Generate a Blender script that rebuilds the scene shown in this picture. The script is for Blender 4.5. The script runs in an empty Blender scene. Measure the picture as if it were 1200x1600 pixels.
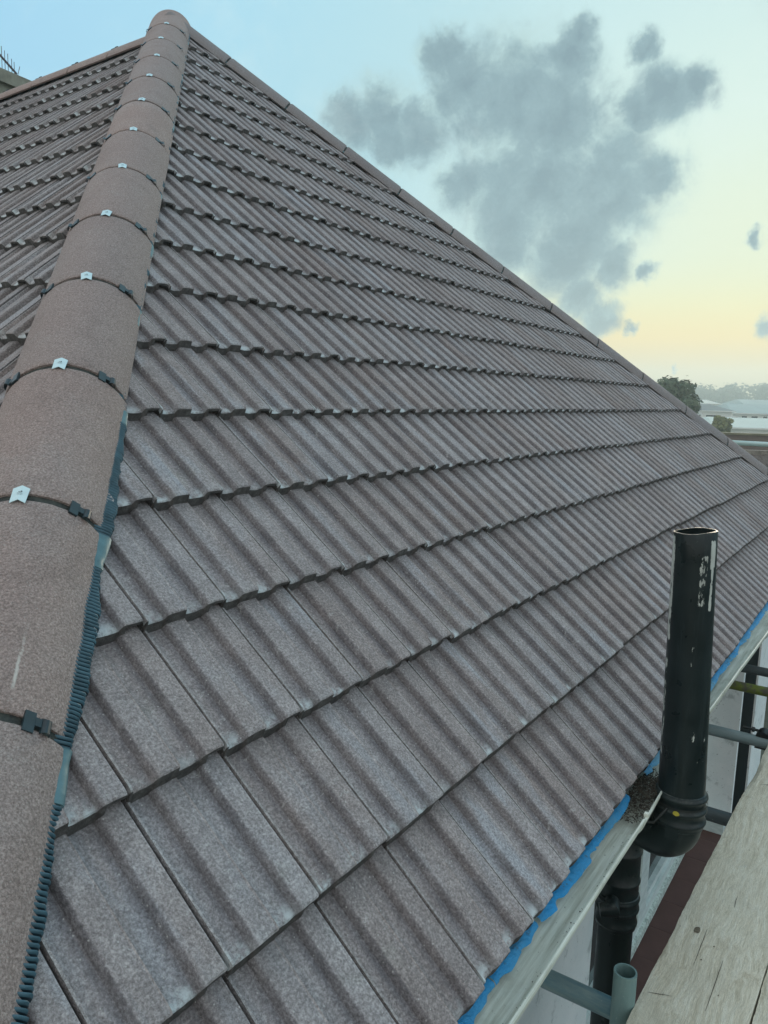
import bpy, bmesh, math, random
from mathutils import Vector, Matrix
from mathutils import noise as mnoise

random.seed(7)
S = bpy.context.scene
COL = S.collection

# ------------------------------------------------------------------ camera
CAM = Vector((-0.90972, -0.47938, 0.97372))
RIGHT = Vector((0.5551423, -0.8312547, 0.0288558))
DOWN = Vector((-0.1081947, -0.1065673, -0.9884014))
FWD = Vector((0.8246884, 0.5455813, -0.1490974))
cd = bpy.data.cameras.new("camera")
cd.lens = 27.47
cd.sensor_width = 36
cd.clip_start = 0.05
cd.clip_end = 3000
cam = bpy.data.objects.new("camera", cd)
COL.objects.link(cam)
cam.matrix_world = Matrix(((RIGHT.x, -DOWN.x, -FWD.x, CAM.x), (RIGHT.y, -DOWN.y, -FWD.y, CAM.y),
                           (RIGHT.z, -DOWN.z, -FWD.z, CAM.z), (0, 0, 0, 1)))
S.camera = cam

# ------------------------------------------------------------------ world: low evening sky with broken cloud
SUN_AZ, SUN_EL = math.radians(9), math.radians(6)
SUN = Vector((math.cos(SUN_EL) * math.cos(SUN_AZ), math.cos(SUN_EL) * math.sin(SUN_AZ), math.sin(SUN_EL)))
W = bpy.data.worlds.new("World")
S.world = W
W.use_nodes = True
wt = W.node_tree
wt.nodes.clear()


class N:
    """small helper around a node tree"""
    def __init__(self, t): self.t = t
    def new(self, ty, **k):
        n = self.t.nodes.new(ty)
        for a, b in k.items(): setattr(n, a, b)
        return n
    def lk(self, a, b): self.t.links.new(a, b)
    def put(self, sock, v):
        if hasattr(v, "links") or isinstance(v, bpy.types.NodeSocket): self.t.links.new(v, sock)
        else: sock.default_value = v
    def math(self, op, a, b=0.0, c=0.0, clamp=False):
        n = self.new("ShaderNodeMath", operation=op, use_clamp=clamp)
        self.put(n.inputs[0], a); self.put(n.inputs[1], b); self.put(n.inputs[2], c)
        return n.outputs[0]
    def vmath(self, op, a, b=(0, 0, 0), out=0):
        n = self.new("ShaderNodeVectorMath", operation=op)
        self.put(n.inputs[0], a); self.put(n.inputs[1], b)
        return n.outputs[out]
    def rng(self, v, a, b, c=0.0, d=1.0, smooth=True):
        n = self.new("ShaderNodeMapRange", interpolation_type="SMOOTHSTEP" if smooth else "LINEAR")
        self.put(n.inputs[0], v)
        for i, x in enumerate((a, b, c, d)): n.inputs[i + 1].default_value = x
        return n.outputs[0]
    def ramp(self, v, stops, interp="LINEAR"):
        n = self.new("ShaderNodeValToRGB")
        n.color_ramp.interpolation = interp
        e = n.color_ramp.elements
        while len(e) < len(stops): e.new(0.5)
        for i, (p, c) in enumerate(stops):
            e[i].position = p
            e[i].color = (*c, 1) if len(c) == 3 else c
        self.put(n.inputs[0], v)
        return n.outputs[0]
    def mix(self, f, a, b, mode="MIX"):
        n = self.new("ShaderNodeMix", data_type="RGBA", blend_type=mode)
        self.put(n.inputs[0], f)
        for i, x in ((6, a), (7, b)):
            if isinstance(x, (tuple, list)): x = (*x[:3], 1)
            self.put(n.inputs[i], x)
        return n.outputs[2]
    def noise(self, vec, scale, detail=4, rough=0.5, out=0, dist=0.0):
        n = self.new("ShaderNodeTexNoise")
        if vec is not None: self.lk(vec, n.inputs["Vector"])
        n.inputs["Scale"].default_value = scale
        n.inputs["Detail"].default_value = detail
        n.inputs["Roughness"].default_value = rough
        n.inputs["Distortion"].default_value = dist
        return n.outputs[out]


w = N(wt)
tc = w.new("ShaderNodeTexCoord").outputs["Generated"]
dirn = w.vmath("NORMALIZE", tc)
sep = w.new("ShaderNodeSeparateXYZ")
w.lk(dirn, sep.inputs[0])
el = sep.outputs[2]
dsun = w.vmath("DOT_PRODUCT", dirn, tuple(SUN), out=1)
near = w.ramp(w.math("MULTIPLY_ADD", dsun, 0.5, 0.5),
              [(0.0, (.82, .84, .84)), (0.40, (.84, .87, .90)), (0.62, (.68, .82, .92)), (0.80, (.31, .64, .88)), (0.89, (.36, .70, .86)),
               (0.945, (.44, .72, .79)), (0.972, (.57, .80, .80)), (0.990, (.68, .86, .77)), (1.0, (.78, .86, .62))])
warm = w.ramp(el, [(0.0, (.62, .58, .38)), (0.03, (.86, .66, .33)), (0.075, (1.0, .75, .27)), (0.12, (.95, .84, .36)), (0.18, (.84, .87, .52)), (1.0, (.75, .85, .65))])
wmask = w.math("MULTIPLY", w.rng(el, 0.19, 0.06), w.rng(dsun, 0.78, 0.975))
sky = w.mix(w.math("MULTIPLY", wmask, 0.93), near, warm)
hor = w.rng(el, 0.09, -0.02)
sky = w.mix(w.math("MULTIPLY", hor, 0.22), sky, (.60, .62, .46))
# clouds, each given by the direction it stands in
CL = [(0.8512, 0.4148, 0.3217, 0.072), (0.8198, 0.4562, 0.346, 0.0405), (0.8, 0.4708, 0.3719, 0.0277), (0.8644, 0.3475, 0.3635, 0.029), (0.8605, 0.3366, 0.3824, 0.0177), (0.8809, 0.3645, 0.302, 0.062), (0.8871, 0.3871, 0.2513, 0.088), (0.9179, 0.3138, 0.2427, 0.063), (0.9304, 0.2675, 0.2504, 0.0324), (0.8549, 0.4573, 0.2451, 0.0362), (0.8861, 0.4161, 0.204, 0.0552), (0.9181, 0.3481, 0.1894, 0.0507), (0.937, 0.3102, 0.1607, 0.0303), (0.9169, 0.362, 0.1684, 0.0441), (0.7852, 0.5352, 0.3115, 0.0405), (0.7674, 0.5628, 0.3073, 0.0293), (0.8086, 0.5062, 0.2999, 0.0352), (0.7954, 0.5324, 0.2897, 0.0283), (0.9104, 0.2546, 0.326, 0.0332), (0.9164, 0.2236, 0.332, 0.0212), (0.8921, 0.2714, 0.3614, 0.0175), (0.9075, 0.2801, 0.3131, 0.0235), (0.931, 0.3442, 0.1213, 0.0268), (0.9413, 0.3226, 0.0991, 0.0238), (0.954, 0.2871, 0.0867, 0.0096), (0.9702, 0.1588, 0.183, 0.0090), (0.9857, 0.1472, 0.0821, 0.0136), (0.9693, 0.2427, 0.0396, 0.0045), (0.95, 0.2724, 0.153, 0.0120), (0.3944, 0.8684, 0.3007, 0.0855), (0.9634, -0.0111, 0.2679, 0.0645), (0.9029, 0.0565, 0.4261, 0.0811)]
w1 = w.vmath("SUBTRACT", w.noise(dirn, 9, 6, 0.6, out=1), (.5, .5, .5))
w2 = w.vmath("SUBTRACT", w.noise(dirn, 34, 7, 0.62, out=1), (.5, .5, .5))
wd = w.vmath("ADD", dirn, w.vmath("ADD", w.vmath("MULTIPLY", w1, (.035, .035, .035)), w.vmath("MULTIPLY", w2, (.036, .036, .036))))
dens = None
for cx, cy, cz, cr in CL:
    dd = w.vmath("DISTANCE", wd, (cx, cy, cz), out=1)
    v = w.math("MULTIPLY_ADD", dd, -1.0 / cr, 1.46)
    dens = v if dens is None else w.math("SMOOTH_MAX", dens, v, 0.16)
wisp = w.noise(dirn, 13, 9, 0.66, dist=0.5)
dens = w.math("ADD", dens, w.math("MULTIPLY", w.math("SUBTRACT", wisp, 0.5), 1.35))
alpha = w.math("MULTIPLY", w.math("POWER", w.rng(dens, -0.12, 0.92), 1.1), 0.96)
bil = w.noise(w.vmath("ADD", dirn, w.vmath("MULTIPLY", w1, (.09, .09, .09))), 10, 8, 0.62)
# thick parts dark, thin parts and the sides turned to the low sun lighter
lit = w.math("SUBTRACT", w.noise(w.vmath("ADD", wd, (.006, -.010, -.012)), 26, 5, 0.6), w.noise(wd, 26, 5, 0.6))
body = w.math("ADD", w.math("MULTIPLY", dens, 0.34), w.math("MULTIPLY", w.math("SUBTRACT", bil, .5), .62))
body = w.math("SUBTRACT", body, w.math("MULTIPLY", lit, .55))
ccol = w.ramp(body, [(0.04, (.42, .62, .62)), (0.16, (.28, .45, .48)), (0.28, (.20, .345, .395)), (0.50, (.135, .255, .31))])
sky = w.mix(alpha, sky, ccol)
# thin high veil that lightens parts of the sky
veil = w.math("MULTIPLY", w.rng(w.noise(dirn, 5, 8, 0.65, dist=0.4), 0.50, 0.74), 0.22)
sky = w.mix(veil, sky, (.78, .90, .86))
nis = w.new("ShaderNodeTexSky", sky_type="NISHITA", sun_disc=False)
nis.sun_elevation = SUN_EL
nis.sun_rotation = math.pi / 2 - SUN_AZ
b1 = w.new("ShaderNodeBackground")
w.lk(w.vmath("MINIMUM", nis.outputs[0], (1.6, 1.6, 1.6)), b1.inputs[0]); b1.inputs[1].default_value = 0.05
b2 = w.new("ShaderNodeBackground")
w.lk(sky, b2.inputs[0]); b2.inputs[1].default_value = 0.76
ad = w.new("ShaderNodeAddShader")
w.lk(b1.outputs[0], ad.inputs[0]); w.lk(b2.outputs[0], ad.inputs[1])
wo = w.new("ShaderNodeOutputWorld")
w.lk(ad.outputs[0], wo.inputs[0])

sl = bpy.data.lights.new("sun", "SUN")
sl.energy = 1.4
sl.angle = math.radians(14)
sl.color = (1.0, .86, .68)
so = bpy.data.objects.new("sun", sl)
COL.objects.link(so)
so.rotation_euler = (-SUN).to_track_quat("-Z", "Y").to_euler()

S.view_settings.view_transform = "Standard"
S.view_settings.look = "None"
S.view_settings.exposure = 0.3
S.view_settings.gamma = 1
S.view_settings.use_curve_mapping = False
S.cycles.max_bounces = 6
S.cycles.volume_bounces = 0


# ------------------------------------------------------------------ materials
def material(name):
    m = bpy.data.materials.new(name)
    m.use_nodes = True
    t = m.node_tree
    n = N(t)
    b = t.nodes["Principled BSDF"]
    return m, n, b


def bump(n, b, h, strength, dist):
    k = n.new("ShaderNodeBump")
    k.inputs["Strength"].default_value = strength
    k.inputs["Distance"].default_value = dist
    n.lk(h, k.inputs["Height"])
    n.lk(k.outputs[0], b.inputs["Normal"])
    return k


def simple(name, col, rough=0.6, metal=0.0, var=0.15, scale=8, bumps=0.0, spec=0.5):
    m, n, b = material(name)
    tcn = n.new("ShaderNodeTexCoord").outputs["Object"]
    f = n.noise(tcn, scale, 6, 0.6)
    a = tuple(c * (1 - var) for c in col)
    c2 = tuple(min(1, c * (1 + var)) for c in col)
    n.lk(n.ramp(f, [(0.3, a), (0.7, c2)]), b.inputs["Base Color"])
    b.inputs["Roughness"].default_value = rough
    b.inputs["Metallic"].default_value = metal
    b.inputs["Specular IOR Level"].default_value = spec
    if bumps: bump(n, b, n.noise(tcn, scale * 6, 5, 0.6), 1.0, bumps)
    return m


def tile_material():
    """sanded concrete: uv = position on the tile (0..1 across, 0 at the nose, 1 one gauge up)"""
    m, n, b = material("sanded_concrete_tile")
    uv = n.new("ShaderNodeUVMap"); uv.uv_map = "UVMap"
    s = n.new("ShaderNodeSeparateXYZ"); n.lk(uv.outputs[0], s.inputs[0])
    U, V = s.outputs[0], s.outputs[1]
    geo = n.new("ShaderNodeNewGeometry").outputs["Position"]
    oi = n.new("ShaderNodeObjectInfo").outputs["Random"]
    at = n.new("ShaderNodeAttribute"); at.attribute_name = "tile_id"
    r = n.math("FRACT", n.math("ADD", oi, at.outputs["Fac"]))
    r2 = n.math("FRACT", n.math("MULTIPLY", r, 17.31))
    r3 = n.math("FRACT", n.math("MULTIPLY", r, 53.77))
    base = n.ramp(n.noise(geo, 3.1, 6, 0.62), [(0.30, (.290, .245, .230)), (0.5, (.362, .318, .303)), (0.72, (.425, .390, .380))])
    base = n.mix(n.rng(r, 0.0, 1.0, 0.0, 0.50, False), base, (.40, .405, .420))
    base = n.mix(n.rng(r2, 0.4, 1.0, 0.0, 0.55, False), base, (.255, .200, .178))
    base = n.mix(n.rng(n.noise(geo, 26, 5, .65), .42, .70, .30, 0), base, (.15, .13, .125))
    # lime bloom and lichen, in patches that run down the tile
    st = n.new("ShaderNodeMapping"); st.inputs["Scale"].default_value = (1.0, .32, 1.0)
    n.lk(uv.outputs[0], st.inputs[0])
    off = n.new("ShaderNodeCombineXYZ"); n.put(off.inputs[0], n.math("MULTIPLY", r, 40.0)); n.put(off.inputs[1], n.math("MULTIPLY", r2, 31.0))
    tuv = n.vmath("ADD", st.outputs[0], off.outputs[0])
    bl = n.math("MULTIPLY", n.rng(n.noise(tuv, 3.2, 6, 0.6), 0.46, 0.66), n.rng(r3, 0.25, 1.0, 0.1, 0.75, False))
    base = n.mix(bl, base, (.37, .385, .41))
    gl = n.rng(n.noise(geo, 6.0, 7, 0.7), 0.60, 0.76)
    base = n.mix(n.math("MULTIPLY", gl, 0.35), base, (.26, .28, .235))
    # shade of the rib ramps turned from the low sun, painted as a dark band
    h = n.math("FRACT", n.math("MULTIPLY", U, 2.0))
    ramp_shade = n.math("MULTIPLY", n.rng(h, 0.26, 0.43), n.rng(h, 0.56, 0.515))
    base = n.mix(n.math("MULTIPLY", ramp_shade, n.rng(n.noise(geo, 9, 5, .6), .2, .8, .30, .70)), base, (.085, .090, .105))
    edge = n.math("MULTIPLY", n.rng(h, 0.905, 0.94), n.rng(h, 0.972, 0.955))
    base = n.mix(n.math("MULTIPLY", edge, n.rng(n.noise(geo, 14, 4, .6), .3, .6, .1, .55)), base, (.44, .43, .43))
    lip = n.math("MULTIPLY", n.rng(U, 0.005, 0.008), n.rng(U, 0.032, 0.028))
    base = n.mix(n.math("MULTIPLY", lip, .35), base, (.42, .41, .40))
    base = n.mix(n.rng(U, 0.006, 0.004, 0, .85), base, (.045, .045, .048))
    ed2 = n.math("MAXIMUM", n.rng(U, 0.968, 0.972), n.math("MULTIPLY", n.rng(h, 0.962, 0.975), .35))
    base = n.mix(n.math("MULTIPLY", ed2, .85), base, (.045, .045, .048))
    base = n.mix(n.math("MULTIPLY", n.rng(V, 0.72, 1.0), 0.5), base, (.13, .12, .118))  # darker towards the upper end
    sm = n.new("ShaderNodeMapping"); sm.inputs["Rotation"].default_value = (0, 0, .5); sm.inputs["Scale"].default_value = (1, 3.2, 1)
    n.lk(geo, sm.inputs[0])
    scf = n.math("MULTIPLY", n.rng(n.noise(sm.outputs[0], 24, 6, .72), .58, .68), n.rng(n.noise(geo, 2.2, 3, .5), .46, .62))
    base = n.mix(n.math("MULTIPLY", scf, .5), base, (.50, .50, .48))
    # grain
    g = n.noise(geo, 210, 4, 0.8)
    base = n.mix(n.rng(g, 0.34, 0.66, 0.72, 0.0), base, (.035, .030, .030), "MIX") if False else n.mix(0.85, base, n.ramp(g, [(0.33, (.46, .44, .43)), (0.5, (1, 1, 1)), (0.66, (1.75, 1.75, 1.75))]), "MULTIPLY")
    vo = n.new("ShaderNodeTexVoronoi"); vo.inputs["Scale"].default_value = 135; n.lk(geo, vo.inputs["Vector"])
    sc = n.new("ShaderNodeSeparateColor"); n.lk(vo.outputs["Color"], sc.inputs[0])
    sp = n.math("MULTIPLY", n.rng(vo.outputs["Distance"], 0.24, 0.12), n.rng(sc.outputs[0], 0.82, 0.90))
    base = n.mix(n.math("MULTIPLY", sp, 0.75), base, (.58, .57, .54))
    # white efflorescence at the nose, mostly in the pans
    pan = n.math("ADD", n.math("MULTIPLY", n.rng(h, 0.52, 0.34), 1.0), 0.12)
    effn = n.math("ADD", n.noise(geo, 42, 5, 0.7), n.math("MULTIPLY", n.noise(geo, 8, 3, 0.5), .5))
    eff = n.math("MULTIPLY", n.math("MULTIPLY", n.rng(V, 0.115, 0.012), pan), n.rng(effn, 0.63, 0.84))
    eff = n.math("MULTIPLY", eff, n.rng(r3, 0.12, 0.6, 0.35, 1.0))
    base = n.mix(n.math("MULTIPLY", eff, .85), base, (.60, .66, .66))
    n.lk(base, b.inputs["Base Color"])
    b.inputs["Roughness"].default_value = 0.78
    b.inputs["Specular IOR Level"].default_value = 0.35
    hgt = n.math("ADD", n.noise(geo, 420, 3, 0.7), n.math("MULTIPLY", n.noise(geo, 130, 4, 0.65), 0.8))
    bump(n, b, hgt, 0.9, 0.0022)
    return m


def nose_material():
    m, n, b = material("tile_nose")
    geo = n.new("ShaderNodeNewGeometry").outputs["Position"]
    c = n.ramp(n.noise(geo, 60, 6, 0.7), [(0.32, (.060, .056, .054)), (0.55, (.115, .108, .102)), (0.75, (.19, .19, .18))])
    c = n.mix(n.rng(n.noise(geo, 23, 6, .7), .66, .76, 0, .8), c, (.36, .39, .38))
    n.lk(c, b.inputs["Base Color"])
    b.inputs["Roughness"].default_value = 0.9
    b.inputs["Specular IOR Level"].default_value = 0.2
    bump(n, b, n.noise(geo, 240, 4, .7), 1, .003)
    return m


def hip_material():
    m, n, b = material("sanded_hip_tile")
    geo = n.new("ShaderNodeNewGeometry").outputs["Position"]
    r = n.new("ShaderNodeObjectInfo").outputs["Random"]
    base = n.ramp(n.noise(geo, 2.6, 6, 0.6), [(0.3, (.345, .242, .206)), (0.5, (.385, .284, .245)), (0.7, (.405, .325, .295))])
    base = n.mix(n.rng(r, 0, 1, 0, .60, False), base, (.27, .240, .230))
    base = n.mix(n.rng(n.noise(geo, 5, 7, .72), .56, .72, 0, .4), base, (.36, .33, .31))
    base = n.mix(n.rng(n.noise(geo, 11, 6, .65), .5, .72, 0, .4), base, (.225, .175, .155))
    g = n.noise(geo, 260, 4, 0.75)
    base = n.mix(0.85, base, n.ramp(g, [(0.33, (.5, .47, .45)), (0.5, (1, 1, 1)), (0.66, (1.7, 1.7, 1.7))]), "MULTIPLY")
    vo = n.new("ShaderNodeTexVoronoi"); vo.inputs["Scale"].default_value = 190; n.lk(geo, vo.inputs["Vector"])
    sc = n.new("ShaderNodeSeparateColor"); n.lk(vo.outputs["Color"], sc.inputs[0])
    sp = n.math("MULTIPLY", n.rng(vo.outputs["Distance"], 0.30, 0.14), n.rng(sc.outputs[0], 0.70, 0.86))
    base = n.mix(n.math("MULTIPLY", sp, 0.75), base, (.46, .42, .38))
    # lime run below the side clip of the two nearest tiles (pass index 1)
    uv = n.new("ShaderNodeUVMap"); uv.uv_map = "UVMap"
    s = n.new("ShaderNodeSeparateXYZ"); n.lk(uv.outputs[0], s.inputs[0])
    pi_ = n.new("ShaderNodeObjectInfo").outputs["Object Index"]
    du = n.math("ABSOLUTE", n.math("SUBTRACT", s.outputs[0], n.math("MULTIPLY_ADD", n.noise(geo, 30, 3, .6), .012, .684)))
    run = n.math("MULTIPLY", n.rng(du, .010, .002), n.math("MULTIPLY", n.rng(s.outputs[1], .40, .14), n.rng(s.outputs[1], .06, .12)))
    run = n.math("MULTIPLY", n.math("MULTIPLY", run, pi_), n.rng(n.noise(geo, 70, 4, .7), .36, .55))
    base = n.mix(n.math("MULTIPLY", run, .95), base, (.66, .62, .56))
    n.lk(base, b.inputs["Base Color"])
    b.inputs["Roughness"].default_value = 0.72
    b.inputs["Specular IOR Level"].default_value = 0.4
    hgt = n.math("ADD", n.noise(geo, 300, 3, 0.7), n.math("MULTIPLY", n.noise(geo, 110, 4, 0.65), 0.9))
    bump(n, b, hgt, 1.0, 0.0034)
    return m


def streaky(name, base, dark, scale=(1, 14, 14), rough=0.55, patch=None, bumps=0.0, spec=.4):
    m, n, b = material(name)
    tcn = n.new("ShaderNodeTexCoord").outputs["Object"]
    mp = n.new("ShaderNodeMapping"); mp.inputs["Scale"].default_value = scale
    n.lk(tcn, mp.inputs[0])
    f = n.noise(mp.outputs[0], 6, 7, 0.65)
    c = n.ramp(f, [(0.32, dark), (0.6, base)])
    c = n.mix(n.rng(n.noise(tcn, 5, 6, .65), .5, .75, 0, .6), c, patch or dark)
    c = n.mix(n.rng(n.noise(tcn, 85, 5, .7), .64, .72, 0, .7), c, (.10, .11, .09))
    n.lk(c, b.inputs["Base Color"])
    b.inputs["Roughness"].default_value = rough
    b.inputs["Specular IOR Level"].default_value = spec
    if bumps: bump(n, b, f, 1, bumps)
    return m


def wood_material():
    m, n, b = material("weathered_board")
    tcn = n.new("ShaderNodeTexCoord").outputs["Object"]
    mp = n.new("ShaderNodeMapping"); mp.inputs["Scale"].default_value = (.9, 16, 16)
    n.lk(tcn, mp.inputs[0])
    warp = n.vmath("ADD", mp.outputs[0], n.vmath("MULTIPLY", n.noise(tcn, 3.5, 3, .5, out=1), (1.2, 1.2, 1.2)))
    f = n.noise(warp, 5, 9, 0.68)
    c = n.ramp(f, [(0.28, (.50, .44, .32)), (0.48, (.77, .71, .56)), (0.62, (.86, .82, .68)), (0.8, (.90, .87, .76))])
    c = n.mix(n.rng(n.noise(tcn, 4.5, 7, .7), .46, .68, 0, .6), c, (.66, .62, .50))
    c = n.mix(n.rng(n.noise(tcn, 11, 6, .7), .57, .70, 0, .6), c, (.50, .42, .29))
    c = n.mix(n.rng(n.noise(tcn, 7, 6, .75), .62, .72, 0, .7), c, (.66, .67, .62))
    fine = n.noise(warp, 26, 6, .75)
    m2 = n.new("ShaderNodeMapping"); m2.inputs["Scale"].default_value = (5, 120, 120); n.lk(tcn, m2.inputs[0])
    fib = n.noise(m2.outputs[0], 4, 6, .8)
    c = n.mix(n.rng(fib, .36, .50, .42, 0), c, (.27, .25, .185))
    crack = n.math("MULTIPLY", n.rng(fine, .36, .26), n.rng(n.noise(tcn, 6, 3, .5), .42, .62))
    c = n.mix(n.math("MULTIPLY", crack, .8), c, (.09, .08, .06))
    c = n.mix(n.rng(n.noise(tcn, 60, 4, .7), .68, .74, 0, .7), c, (.12, .10, .07))
    c = n.mix(n.rng(n.noise(warp, 60, 4, .8), .42, .62, .35, 0), c, (.24, .23, .18))
    n.lk(c, b.inputs["Base Color"])
    b.inputs["Roughness"].default_value = 0.85
    b.inputs["Specular IOR Level"].default_value = 0.25
    bump(n, b, n.math("SUBTRACT", n.math("ADD", f, n.math("MULTIPLY", fine, .6)), crack), 1, .0035)
    return m


def pipe_material(chips=True):
    m, n, b = material("black_painted_pipe" if chips else "black_pipe")
    tcn = n.new("ShaderNodeTexCoord").outputs["Object"]
    s = n.new("ShaderNodeSeparateXYZ"); n.lk(tcn, s.inputs[0])
    z = s.outputs[2]
    c = n.ramp(n.noise(tcn, 7, 6, .6), [(0.3, (.0055, .011, .0115)), (0.7, (.013, .023, .024))])
    if chips:
        ang = n.math("ARCTAN2", s.outputs[1], s.outputs[0])      # the side seen is about -2.6 rad
        stretch = n.new("ShaderNodeMapping"); stretch.inputs["Scale"].default_value = (1.6, 1.6, .55)
        n.lk(tcn, stretch.inputs[0])
        nz = n.noise(stretch.outputs[0], 62, 6, .65)
        def blob(a0, wa, z0, z1, th):
            d = n.math("ABSOLUTE", n.math("SUBTRACT", ang, a0))
            k = n.math("MULTIPLY", n.rng(d, wa, wa * .35), n.math("MULTIPLY", n.rng(z, z0, z0 + .02), n.rng(z, z1, z1 - .02)))
            return n.rng(n.math("ADD", n.math("MULTIPLY", k, .5), nz), th, th + .03)
        mk = blob(-2.40, .30, .560, .652, .82)
        for args in ((-2.38, .16, .45, .60, .88), (-2.85, .30, .46, .62, 1.02), (-2.95, .20, .30, .42, 1.10),
                     (2.12, .26, .36, .66, .90), (2.10, .24, .05, .34, .98), (-2.6, 1.3, .03, .17, 1.13), (-1.95, .2, .60, .645, .98)):
            mk = n.math("MAXIMUM", mk, blob(*args))
        c = n.mix(mk, c, (.52, .55, .50))
    dust = n.math("MULTIPLY", n.rng(n.noise(tcn, 90, 4, .7), .69, .73), n.rng(n.noise(tcn, 6, 3, .5), .4, .7))
    c = n.mix(n.math("MULTIPLY", dust, .6), c, (.30, .36, .35))
    geo = n.new("ShaderNodeNewGeometry")
    sn = n.new("ShaderNodeSeparateXYZ"); n.lk(geo.outputs["Normal"], sn.inputs[0])
    up = n.math("MULTIPLY", n.rng(sn.outputs[2], .1, .8), n.rng(n.noise(tcn, 22, 5, .7), .42, .62, 0, .45))
    c = n.mix(up, c, (.13, .145, .13))
    smp = n.new("ShaderNodeMapping"); smp.inputs["Scale"].default_value = (1, 1, .12); n.lk(tcn, smp.inputs[0])
    c = n.mix(n.rng(n.noise(smp.outputs[0], 38, 6, .7), .52, .72, 0, .55), c, (.035, .050, .050))
    n.lk(c, b.inputs["Base Color"])
    b.inputs["Roughness"].default_value = 0.36
    n.lk(n.rng(n.noise(tcn, 14, 5, .6), .3, .7, .26, .5), b.inputs["Roughness"])
    b.inputs["Specular IOR Level"].default_value = 0.32
    bump(n, b, n.noise(tcn, 45, 4, .5), .5, .0012)
    return m


def membrane_material():
    m, n, b = material("blue_membrane")
    tcn = n.new("ShaderNodeTexCoord").outputs["Object"]
    c = n.ramp(n.noise(tcn, 4, 4, .6), [(0.38, (.02, .36, .80)), (0.55, (.045, .34, .66)), (0.68, (.13, .36, .52))])
    c = n.mix(n.rng(n.noise(tcn, 48, 6, .78), .55, .68, 0, .8), c, (.09, .12, .12))
    c = n.mix(n.rng(n.noise(tcn, 30, 5, .75), .62, .72, 0, .5), c, (.25, .45, .56))
    n.lk(c, b.inputs["Base Color"])
    b.inputs["Roughness"].default_value = 0.5
    bump(n, b, n.noise(tcn, 55, 5, .65), 1, .010)
    return m


def wall_material():
    m, n, b = material("white_render")
    tcn = n.new("ShaderNodeTexCoord").outputs["Object"]
    c = n.ramp(n.noise(tcn, 3, 7, .65), [(0.3, (.70, .78, .78)), (0.6, (.84, .89, .88))])
    c = n.mix(n.rng(n.noise(tcn, 9, 7, .7), .55, .68, 0, .6), c, (.30, .36, .35))
    c = n.mix(n.rng(n.noise(tcn, 55, 5, .7), .64, .70, 0, .8), c, (.10, .12, .11))
    n.lk(c, b.inputs["Base Color"])
    b.inputs["Roughness"].default_value = 0.75
    bump(n, b, n.noise(tcn, 80, 5, .65), .8, .003)
    return m


def tube_material(name, a, c2, moss=None):
    m, n, b = material(name)
    tcn = n.new("ShaderNodeTexCoord").outputs["Object"]
    mp = n.new("ShaderNodeMapping"); mp.inputs["Scale"].default_value = (1, 1, .2)
    n.lk(tcn, mp.inputs[0])
    c = n.ramp(n.noise(mp.outputs[0], 22, 7, .65), [(0.32, a), (0.66, c2)])
    if moss: c = n.mix(n.rng(n.noise(tcn, 16, 5, .65), .38, .56, 0, .95), c, moss)
    c = n.mix(n.rng(n.noise(tcn, 130, 4, .7), .66, .72, 0, .6), c, (.5, .55, .55))
    n.lk(c, b.inputs["Base Color"])
    b.inputs["Roughness"].default_value = 0.5
    b.inputs["Metallic"].default_value = 0.0 if moss else 0.25
    bump(n, b, n.noise(tcn, 50, 5, .6), .6, .0015)
    return m


def leaf_material(name, a, c2):
    m, n, b = material(name)
    at = n.new("ShaderNodeAttribute"); at.attribute_name = "shade"
    n.lk(n.ramp(at.outputs["Fac"], [(0, a), (1, c2)]), b.inputs["Base Color"])
    b.inputs["Roughness"].default_value = 0.7
    b.inputs["Specular IOR Level"].default_value = 0.2
    return m


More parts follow.
